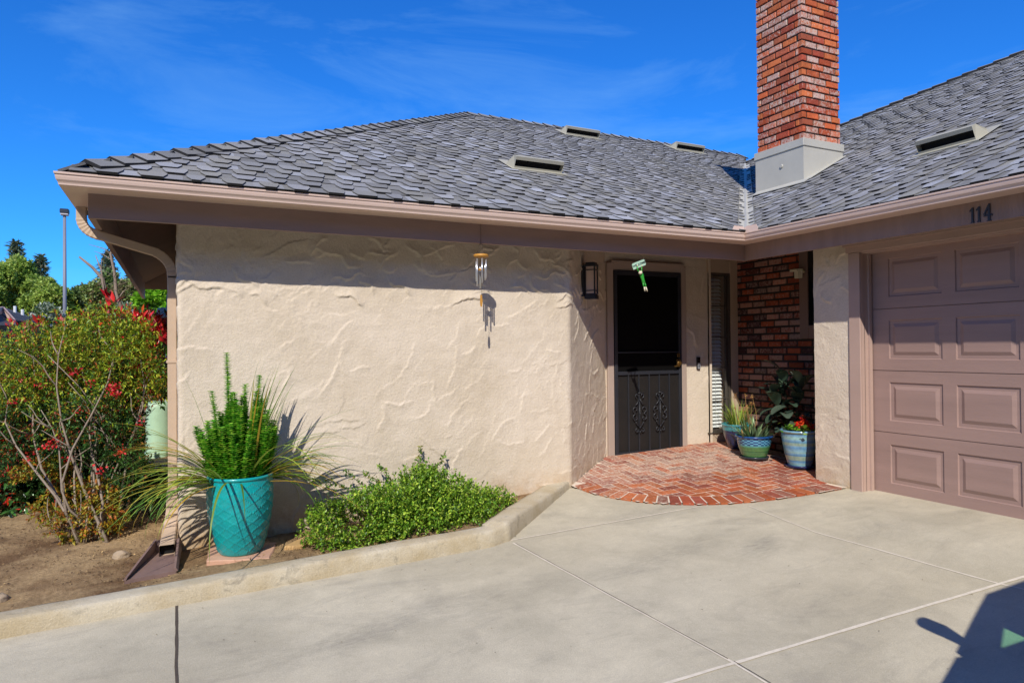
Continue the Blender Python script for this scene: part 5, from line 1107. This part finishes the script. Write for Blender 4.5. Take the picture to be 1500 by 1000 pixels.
for z in (-.095, .105):
    for a, b_ in ((1, 0), (-1, 0), (0, 1), (0, -1)): obox(mb, c+dC*.047*a+nC*.047*b_, dC, nC, .0035 if a else .039, .0035 if b_ else .039, z-.004, z+.004)
mb.build('frame', BLACKM, la); mb = MB(); obox(mb, c, dC, nC, .041, .041, -.124, .139); mb.build('frosted_glass', mat('frosted_glass', '#d8bcae', .25, .04, 10, 0), la)
# door bell
db = thing('door_bell', 'small black and silver video doorbell right of the door', 'doorbell', (5.40, 6.145, 1.09)); mb = MB(); mb.box((5.375, 6.125, 1.025), (5.425, 6.145, 1.165), bev=.005); mb.build('case', mat('doorbell_black', '#15161a', .25, 0), db)
mb = MB(); mb.box((5.38, 6.1225, 1.03), (5.42, 6.1245, 1.098)); mb.build('face_plate', mat('doorbell_silver', '#b0b2b8', .3, 0, metal=.4), db); mb = MB(); mb.lathe([(.013, 0), (.013, .003), (.002, .003)], (0, 0, 0), 16); mb.v = [(5.40+x, 6.122-z, 1.064+y) for x, y, z in mb.v]; mb.build('button', mat('button_grey', '#5c6068', .3, 0), db)
# little security light on the brick wall trim
sc_ = thing('security_light', 'small beige security sensor on the brown trim of the brick wall window', 'security camera', (5.97, 5.16, 2.06)); CR = mat('cream_plastic', '#b9b29a', .5, .05, 10, 0)
mb = MB(); mb.tube([(5.972, 5.13, 2.075), (5.93, 5.14, 2.075)], .02, 12); mb.build('bracket', CR, sc_, smooth=True); mb = MB(); mb.prism([(5.90, 5.15, 2.10), (5.94, 5.12, 2.10), (5.93, 5.12, 2.0), (5.905, 5.15, 2.0)], (-.0, .05, .0)); mb.box((5.89, 5.15, 2.075), (5.93, 5.25, 2.1), bev=.004); mb.build('sensor_head', CR, sc_)

# ------------------------------------------------------------------ house number 114
hn = thing('house_number', 'black metal house number 114 on the fascia above the garage', 'house number', (5.068, 2.85, 2.19))
one = [(.009, 0), (.031, 0), (.031, .008), (.027, .012), (.027, .118), (.018, .118), (.0, .097), (.0, .089), (.013, .094), (.013, .012), (.009, .008)]
four = [(.024, 0), (.048, 0), (.048, .008), (.043, .011), (.043, .032), (.053, .032), (.053, .044), (.043, .044), (.043, .118), (.032, .118), (.0, .043), (.0, .032), (.029, .032), (.029, .011), (.024, .008)]
def digit(poly, y0, hole=None):
    mb = MB(); P = lambda u, v, x=0: (5.0885-x, y0-u*1.07, 2.146+v*1.0)
    if hole: # split the 4 into strokes
        for q in ([(.029, 0), (.043, 0), (.043, .118), (.034, .118), (.029, .105)], [(.0, .032), (.0288, .032), (.0288, .044), (.012, .044)], [(.0432, .032), (.055, .032), (.055, .044), (.0432, .044)], [(.0, .0442), (.012, .0442), (.0288, .085), (.0288, .108)], [(.023, -.004), (.05, -.004), (.05, -.0002), (.023, -.0002)]): mb.prism([P(*p) for p in q], (-.008, 0, 0))
    else: mb.prism([P(*p) for p in poly], (-.008, 0, 0))
    mb.build('digit', BLACKM, hn)
one = [(x*.9, y*.93) for x, y in one]; digit(one, 2.93); digit(one, 2.886); digit(four, 2.839, True)

# ------------------------------------------------------------------ porch pots
def pz2(x, y): return pz(x, y)+.008
def saucer(nm, lab, x, y, r_, col):
    mb = MB(); z = pz2(x, y); mb.lathe([(r_*.86, 0), (r_, .008), (r_*1.04, .026), (r_*1.01, .03), (r_*.95, .012), (.002, .011)], (x, y, z), 36, cap=False); o = mb.build(nm, mat('saucer_'+col[1:], col, .3, .1, 12, 0, coat=.4), None, loc=(x, y, z), smooth=True); tag(o, lab, 'saucer')
m_g, t, b = nt('green_blue_glaze'); a = N(t, 'ShaderNodeAttribute', attribute_name='tint'); t.links.new(mul(t, a.outputs['Color'], ramp(t, noi(t, 18, 5, .7), [(.3, .75), (.7, 1.25)])), b.inputs['Base Color']); b.inputs['Roughness'].default_value = .25; b.inputs['Coat Weight'].default_value = .5
gxp, gyp = 5.50, 5.40; z = pz2(gxp, gyp); gpz = z+.014
saucer('saucer', 'dark saucer under the green and blue pot', gxp, gyp, .145, '#26303a')
pt = thing('green_pot', 'green glazed pot with blue dotted rim holding a spiky succulent', 'pot', (gxp, gyp, gpz)); pr = [(.115, 0), (.125, .01)]+[(.125+.05*math.sin(k/14*1.5), .01+.2*k/14) for k in range(1, 15)]+[(.19, .215), (.194, .228), (.186, .235), (.172, .228), (.165, .19), (.01, .185)]
def gcol(a, i):
    if i >= 15: return (*hx('#1b4a86'), 1)
    if i >= 10: k = int(a/(2*math.pi)*34); return (*(hx('#173a72') if (k+i) % 2 else hx('#5fa0b8')), 1)
    if i >= 9: return (*hx('#4f8f8c'), 1)
    return (*hx(('#4c7a4e', '#3f6a44', '#557f4a', '#4a7448')[i % 4]), 1)
mb = MB(); mb.lathe(pr, (gxp, gyp, gpz), 68, cf=gcol, cap=False); mb.build('vessel', m_g, pt, smooth=True); mb = MB(); mb.lathe([(.165, .2), (.002, .21)], (gxp, gyp, gpz), 20, cap=False); mb.build('potting_soil', DIRT, pt)
ag = thing('succulent', 'grey-green spiky aloe-like succulent in the green and blue pot', 'plant', (gxp, gyp, gpz+.2)); rs2 = np.random.RandomState(3); n = 62
bs = [(gxp+rs2.normal()*.065, gyp+rs2.normal()*.05, gpz+.2) for _ in range(n)]; blades('leaves', bs, [math.atan2(b_[1]-gyp, b_[0]-gxp)+rs2.normal()*.6 for b_ in bs], rs2.uniform(.16, .29, n), rs2.uniform(.4, 1.35, n), rs2.uniform(.0, .6, n), rs2.uniform(.022, .034, n), H('#5f7f5c', '#748f68', '#4c6e4a', '#86a074', '#6b8a50'), mat('succulent_skin', None, .4, .1, 20, 0, trans=.08), ag, 7, 8)
mb = MB(); P = []; rs = random.Random(9)
for k in range(7):
    a = Vector((gxp+rs.uniform(-.12, .12), gyp+.05, gpz+.22)); e = a+Vector((rs.uniform(-.12, .1), rs.uniform(0, .1), rs.uniform(.28, .46))); Q = limb(mb, a, e, .003, .0015, .1, 700+k, 6, 4)
    P = np.array([tuple(Q[6]) for _ in range(16)])+rs2.normal(size=(16, 3))*.007; leafmesh('dry_flower', P, rdir(rs2, 16), rdir(rs2, 16), .018, .5, H('#b88a4c', '#c9a060', '#9a6a3c'), LEAF, ag, rs=rs2)
mb.build('flower_stalks', mat('dry_stalk', '#a8804c', .9, .1, 20, 0), ag)
# dark blue pot with grassy plant
bx, by = 5.66, 5.80; bz = pz2(bx, by); pt = thing('dark_blue_pot', 'dark blue glazed pot with aqua rim half hidden behind the green pot', 'pot', (bx, by, bz)); mb = MB(); pr = [(.09, 0), (.1, .01)]+[(.1+.07*math.sin(k/10*1.4), .01+.24*k/10) for k in range(1, 11)]+[(.178, .258), (.18, .272), (.17, .275), (.155, .22), (.01, .215)]
mb.lathe(pr, (bx, by, bz), 44, cf=lambda a, i: (*(hx('#3f8f98') if i > 8 else hx('#16244e')), 1), cap=False); mb.build('vessel', m_g, pt, smooth=True); mb = MB(); mb.lathe([(.155, .23), (.002, .235)], (bx, by, bz), 20, cap=False); mb.build('potting_soil', DIRT, pt)
gp_ = thing('clump_grass', 'bright green grassy clump in the dark blue pot below the sidelight window', 'plant', (bx, by, bz+.23)); n = 120; a_ = rs2.uniform(0, 6.28, n); blades('blades', [(bx+.06*math.cos(q), by+.06*math.sin(q), bz+.22) for q in a_], a_, rs2.uniform(.2, .38, n), rs2.uniform(.7, 1.5, n), rs2.uniform(.1, 1.1, n), rs2.uniform(.007, .013, n), H('#7d9a34', '#93ad3c', '#5f8430', '#a8b04a'), LEAF, gp_, 6, 9)
# striped pot with red flowers
sx_, sy_ = 5.64, 4.93; sz = pz2(sx_, sy_); saucer('saucer', 'navy blue saucer under the striped pot', sx_, sy_, .14, '#1a2450'); sz += .014
pt = thing('striped_pot', 'tall pale blue and aqua banded pot beside the stucco column', 'pot', (sx_, sy_, sz)); pr = [(.105, 0), (.112, .008)]+[(.112+.062*math.sin(k/22*1.45), .008+.33*k/22) for k in range(1, 23)]+[(.184, .342), (.188, .352), (.186, .364), (.174, .366), (.165, .345), (.158, .3), (.01, .295)]
SC = H('#6f9ab4', '#5a8aa8', '#84a8a8', '#7f9c94', '#5f92b8', '#7aa6b8', '#8aa090', '#5484aa', '#88b0ae'); mb = MB(); mb.lathe(pr, (sx_, sy_, sz), 52, cf=lambda a, i: (*SC[(i*5+i*i//3) % 9], 1), cap=False); mb.build('vessel', m_g, pt, smooth=True); mb = MB(); mb.lathe([(.16, .31), (.002, .32)], (sx_, sy_, sz), 20, cap=False); mb.build('potting_soil', DIRT, pt)
fl_ = thing('red_flower_plant', 'small red flowering plant with round lime leaves in the striped pot', 'plant', (sx_, sy_, sz+.31)); rs2 = np.random.RandomState(8)
n = 90; P = np.stack([sx_+rs2.normal(size=n)*.085, sy_+rs2.normal(size=n)*.085, sz+.34+rs2.uniform(0, .08, n)], 1); leafmesh('foliage', P, rdir(rs2, n)*np.array([1, 1, .4]), rs2.normal(size=(n, 3))*.4+np.array([0, 0, 1]), .055, .85, H('#6fa02c', '#8cb834', '#4e8026', '#a0c03c'), LEAF, fl_, rs=rs2)
P = []
for c in ((-.02, -.06, .47), (.03, -.05, .45), (.0, -.09, .42), (.06, -.1, .41), (-.03, -.02, .44), (.09, -.05, .42)): P.append(np.array([sx_+c[0], sy_+c[1], sz+c[2]-.02])+rs2.normal(size=(34, 3))*.017)
P = np.concatenate(P); leafmesh('blossoms', P, rdir(rs2, len(P)), rdir(rs2, len(P)), .026, .85, H('#d8201a', '#e8321c', '#c01818', '#f05a28'), PETAL, fl_, rs=rs2); mb = MB()
for c in ((-.02, -.06, .45), (.03, -.05, .43), (.0, -.09, .4), (.06, -.1, .4)): mb.tube([(sx_, sy_, sz+.31), (sx_+c[0], sy_+c[1], sz+c[2]-.02)], .003, 5)
mb.build('stems', mat('green_stem', '#5a7a34', .6, .1, 20, 0), fl_)
# rubber plant in the shade behind
rx_, ry_ = 5.84, 5.16; rz = pz2(rx_, ry_); pt = thing('brown_pot', 'dark brown pot mostly hidden behind the green and striped pots', 'pot', (rx_, ry_, rz)); mb = MB(); mb.lathe([(.1, 0), (.135, .25), (.145, .25), (.145, .28), (.13, .28), (.125, .24), (.01, .235)], (rx_, ry_, rz), 32, cap=False); mb.build('vessel', mat('brown_glaze', '#3a2a24', .35, .1, 10, 0), pt, smooth=True); mb = MB(); mb.lathe([(.126, .25), (.002, .255)], (rx_, ry_, rz), 20, cap=False); mb.build('potting_soil', DIRT, pt)
rp = thing('rubber_plant', 'broad dark-leaved rubber plant in the shade against the brick wall', 'plant', (rx_, ry_, rz+.25)); mb = MB(); V = []; Fc = []; Cc = []; rs2 = np.random.RandomState(14)
stems_ = [((rx_, ry_, rz+.25), (rx_-.12, ry_+.05, 1.0)), ((rx_, ry_, rz+.25), (rx_-.05, ry_-.12, .9)), ((rx_, ry_, rz+.25), (rx_-.22, ry_+.1, .78))]
for si, (a, b_) in enumerate(stems_):
    Q = limb(mb, a, b_, .011, .006, .04, 800+si, 8, 6)
    for k in range(15):
        q = Q[1+int(k*.5)] if k < 14 else Q[-1]; az_ = k*2.4+si*1.1; el = rs2.uniform(.1, .75) if k < 9 else 1.1; L = rs2.uniform(.2, .3); W2 = L*.27
        h_ = Vector((math.cos(az_), math.sin(az_), 0)); s3 = Vector((-h_.y, h_.x, 0)); o_ = len(V); prev = Vector(q)+h_*.02
        if (prev+h_*L).x > 5.96: h_ = Vector((-abs(h_.x), h_.y, 0)); s3 = Vector((-h_.y, h_.x, 0))
        for j in range(8):
            t = j/7; ww = W2*math.sin(math.pi*(t*.94+.03))**.65; e_ = el-1.2*t; nrm_ = Vector((0, 0, math.cos(e_)))-h_*math.sin(e_); V += [prev-s3*ww+nrm_*ww*.3, prev, prev+s3*ww+nrm_*ww*.3]; prev = prev+(h_*math.cos(e_)+Vector((0, 0, math.sin(e_))))*L/7
            if j < 7: c_ = o_+3*j; Fc += [(c_, c_+1, c_+4, c_+3), (c_+1, c_+2, c_+5, c_+4)]; cc = hx(('#3c4e40', '#303f36', '#4c5a4c', '#3a4c3c')[k % 4]); Cc += [cc, cc]
mb.build('stems', BARKD, rp, smooth=True); npmesh('leaves', np.array([tuple(v) for v in V]), np.array(Fc), mat('rubber_leaf', None, .25, .06, 20, 0, coat=.3), rp, np.array(Cc), True)

# ------------------------------------------------------------------ cars
CARG = {}
def car(name, lab, org, body_col, prof, glass_top, belt, roof, width, wheels, ysign, windshield=None, quarter=None, mirror=None):
    """prof: lower body outline (x, z) ; roof: cabin outline (x, z); built at org with x along the car and y from 0 (near side) to -width"""
    c = thing(name, lab, 'car', org); O = Vector(org); PA = mat('car_paint_'+body_col[1:], body_col, .3, .02, 3, 0, coat=.8); GL = mat('car_glass', '#1d2730', .08, 0); RUB = mat('tyre_rubber', '#17171a', .85, .05, 10, 0); HUB = mat('wheel_rim', '#9a9ca0', .35, .05, 5, 0, metal=.7)
    P = lambda x, y, z: O+Vector((x, -y, z)); mb = MB(); n = len(prof)
    rings = [(0.0, .995, .0), (.05, 1, .0), (.12, 1, 0), (width-.12, 1, 0), (width-.05, .985, 0), (width, .93, 0)]; cxm = sum(p[0] for p in prof)/n; czm = .55; vs = []
    for y, k, _ in rings: vs += [P(cxm+(x-cxm)*(.99+.01*k), y, czm+(z-czm)*k) for x, z in prof]
    mb.add(vs, [(i*n+j, i*n+(j+1) % n, (i+1)*n+(j+1) % n, (i+1)*n+j) for i in range(5) for j in range(n)]+[tuple(range(n)), tuple(range(5*n, 6*n))]); mb.build('body', PA, c, smooth=False)
    mb = MB(); ins = .0
    if quarter:   # open shell cabin: side sheets with a see-through quarter light, roof, rear
        def side(y0, y1, q):
            # outline split round the triangular opening
            (ax, az), (bx_, bz_), (cx2, cz2) = q; R0, R1, R2, R3 = roof[0], roof[1], roof[2], roof[3]
            polys = [[R0, (cx2, cz2), (ax, az), R1], [R0, (R0[0]+.02, R0[1]-.14), (cx2, cz2)], [(R0[0]+.02, R0[1]-.14), (bx_+.3, R0[1]-.14), (bx_, bz_), (cx2, cz2)], [(bx_+.3, R0[1]-.14), R3, R2, R1, (ax, az), (bx_, bz_)]]
            for pl in polys: mb.prism([P(x, y0, z) for x, z in pl], P(0, y1, 0)-P(0, y0, 0))
        side(.0, .04, quarter); side(width-.04, width, quarter)
        mb.prism([P(x, .041, z) for x, z in (roof[1], roof[2], (roof[2][0], roof[2][1]-.04), (roof[1][0]+.02, roof[1][1]-.04))], P(0, width-.041, 0)-P(0, .041, 0)); mb.prism([P(x, .041, z) for x, z in (roof[2], roof[3], (roof[3][0]-.04, roof[3][1]), (roof[2][0]-.04, roof[2][1]-.042))], P(0, width-.041, 0)-P(0, .041, 0))
    else:
        k = [(0, 1.0), (.14, 1.0), (width-.14, 1.0), (width, 1.0)]; vs = []; m_ = len(roof)
        for y, _ in k: vs += [P(x, y+(.12 if y == 0 else -.12 if y == width else 0)*((z-roof[0][1])/(roof[1][1]-roof[0][1])), z) for x, z in roof]
        mb.add(vs, [(i*m_+j, i*m_+(j+1) % m_, (i+1)*m_+(j+1) % m_, (i+1)*m_+j) for i in range(3) for j in range(m_)]+[tuple(range(m_)), tuple(range(3*m_, 4*m_))])
    mb.build('cabin', PA, c)
    if quarter:
        TR, t, b = nt('clear_green_glass'); t.nodes.remove(b); tr = N(t, 'ShaderNodeBsdfTransparent'); tr.inputs[0].default_value = (.5, .8, .66, 1); t.links.new(tr.outputs[0], t.nodes['Material Output'].inputs[0])
        mb = MB(); mb.add([P(x, y, z) for (x, z), y in ((roof[0], .05), (roof[1], .05), (roof[1], width-.05), (roof[0], width-.05))], [(0, 1, 2, 3)]); mb.build('windscreen', TR, c)
        mb = MB(); mb.add([P(x, .02, z) for x, z in quarter], [(0, 1, 2)]); mb.build('quarter_light', TR, c)
    for wx in glass_top:
        mb = MB(); yy = (lambda z: -.006 if quarter else .12*((z-roof[0][1])/(roof[1][1]-roof[0][1]))-.006); mb.add([P(x, yy(z), z) for x, z in wx], [tuple(range(len(wx)))]); mb.build('side_window', GL, c)
    for wx in wheels:
        for y in (.02, width-.22):
            w_ = MB(); w_.lathe([(.2, 0), (.32, 0), (.335, .03), (.335, .17), (.32, .2), (.2, .2)], (0, 0, 0), 28, cap=False); w_.v = [tuple(P(wx+x, y+z-.01, .335+q)) for x, q, z in w_.v]; wo = w_.build('wheel', RUB, c)
            w_ = MB(); w_.lathe([(.002, .06), (.06, .02), (.19, .03), (.2, .0), (.2, .2), (.002, .15)], (0, 0, 0), 20, cap=False); w_.v = [tuple(P(wx+x, y+z-.01, .335+q)) for x, q, z in w_.v]; w_.build('rim', HUB, wo)
    xs_ = [p[0] for p in prof]; fx, bx2 = min(xs_), max(xs_)
    for y in (.12, width-.42):
        mb = MB(); mb.prism([P(fx-.01, y, .72), P(fx-.01, y+.3, .72), P(fx-.01, y+.3, .6), P(fx-.01, y, .6)], (.05, 0, 0)); mb.build('headlight', mat('lamp_clear', '#d0d4d8', .1, 0), c)
        mb = MB(); mb.prism([P(bx2+.01, y, .85), P(bx2+.01, y+.25, .85), P(bx2+.01, y+.25, .7), P(bx2+.01, y, .7)], (-.05, 0, 0)); mb.build('tail_light', mat('lamp_red', '#8a1418', .2, 0), c)
    if mirror:
        mx_, mz = mirror
        for s_ in (0, 1):
            y = -1 if s_ == 0 else 1; y0 = 0 if s_ == 0 else width; mb = MB(); mb.tube([P(mx_-.03, y0, mz-.035), P(mx_-.01, y0+y*.1, mz-.01), P(mx_, y0+y*.16, mz), P(mx_, y0+y*.245, mz+.005), P(mx_, y0+y*.262, mz+.005)], [.03, .05, .062, .058, .03], 14); mb.build('mirror', PA, c, smooth=True)
    return c
g = -.40; ox, oz = 1.39, g
ox_, oz_ = 1.42, -.34
cv = lambda x, z: (x-ox_, z-oz_)
pr_ = [cv(1.42, .35), cv(1.42, .62), cv(1.5, .74), cv(1.8, .86), cv(2.1, .94), cv(2.32, 1.02), cv(2.52, 1.13), cv(2.75, 1.09), cv(5.3, 1.06), cv(5.85, 1.02), cv(5.95, .8), cv(5.95, .2), cv(5.8, -.06), cv(5.4, -.08), cv(5.35, .1), cv(5.15, .22), cv(4.95, .22), cv(4.75, .1), cv(4.7, -.08), cv(2.7, -.08), cv(2.65, .1), cv(2.45, .22), cv(2.25, .22), cv(2.05, .1), cv(2.0, -.06), cv(1.6, -.04), cv(1.44, .1)]
car('parked_car', 'grey car standing right of the view, known by its shadow on the driveway', (ox+.06, .75, oz), '#5a5e64', pr_, [[cv(3.3, 1.12), cv(3.3, 1.44), cv(4.2, 1.44), cv(4.2, 1.12)], [cv(4.28, 1.12), cv(4.28, 1.44), cv(5.1, 1.42), cv(5.4, 1.12)]], 0, [cv(2.55, 1.16), cv(3.14, 1.515), cv(5.2, 1.5), cv(5.7, 1.02)], 1.8, (cv(2.35, 0)[0], cv(5.05, 0)[0]), 1, True, [cv(2.98, 1.25), cv(3.06, 1.08), cv(2.76, 1.08)], cv(2.70, 1.19))
p = Vector(A_(234, 519, 24)); p = (p.x-3.3, p.y+.5, soilz(p.x, p.y)+.02)
pr_ = [(0, .35), (0, .62), (.3, .75), (1.1, .85), (4.2, .92), (4.4, .6), (4.4, .3), (4.0, .22), (3.9, .5), (3.6, .6), (3.3, .5), (3.2, .22), (1.2, .22), (1.1, .5), (.8, .6), (.5, .5), (.4, .22)]
car('parked_car', 'white and blue car glimpsed between the hedge and the downspout', p, '#cfd6e2', pr_, [[(1.35, .9), (1.75, 1.27), (2.5, 1.3), (2.5, .92)], [(2.6, .92), (2.6, 1.3), (3.5, 1.28), (4.0, .95)]], 0, [(1.1, .85), (1.7, 1.36), (3.7, 1.36), (4.25, .92)], 1.75, (.8, 3.6), 1)

# ------------------------------------------------------------------ unseen trees added behind and left of the view to cut low sky light
rs2 = np.random.RandomState(77); n = 5200; C = np.stack([rs2.uniform(-24, 26, n), rs2.uniform(-13.5, -10, n), rs2.uniform(-.3, 9.3, n)], 1)
W_ = np.stack([rs2.uniform(-16, -12.5, 3200), rs2.uniform(-12, 2.5, 3200), rs2.uniform(-.5, 8.6, 3200)], 1); C = np.concatenate([C, W_])
C = C[C[:, 2] < 7.6+1.9*np.array([noise.noise(Vector((x*.25, 0, 3))) for x in C[:, 0]])*1.5]; P, D, Nn = sprig_arrays(rs2, C, rdir(rs2, len(C))+np.array([0, 0, .4]), 4, 1.0, 1.)
o = leafmesh('woodland', P, D, Nn, .95, .62, H('#4e5f30', '#5f6f38', '#6d7a42', '#7a6f4c'), LEAF, None, rs=rs2); o['kind'] = 'stuff'; tag(o, 'unseen belt of green trees added behind the viewer to block low sky light', 'woodland')
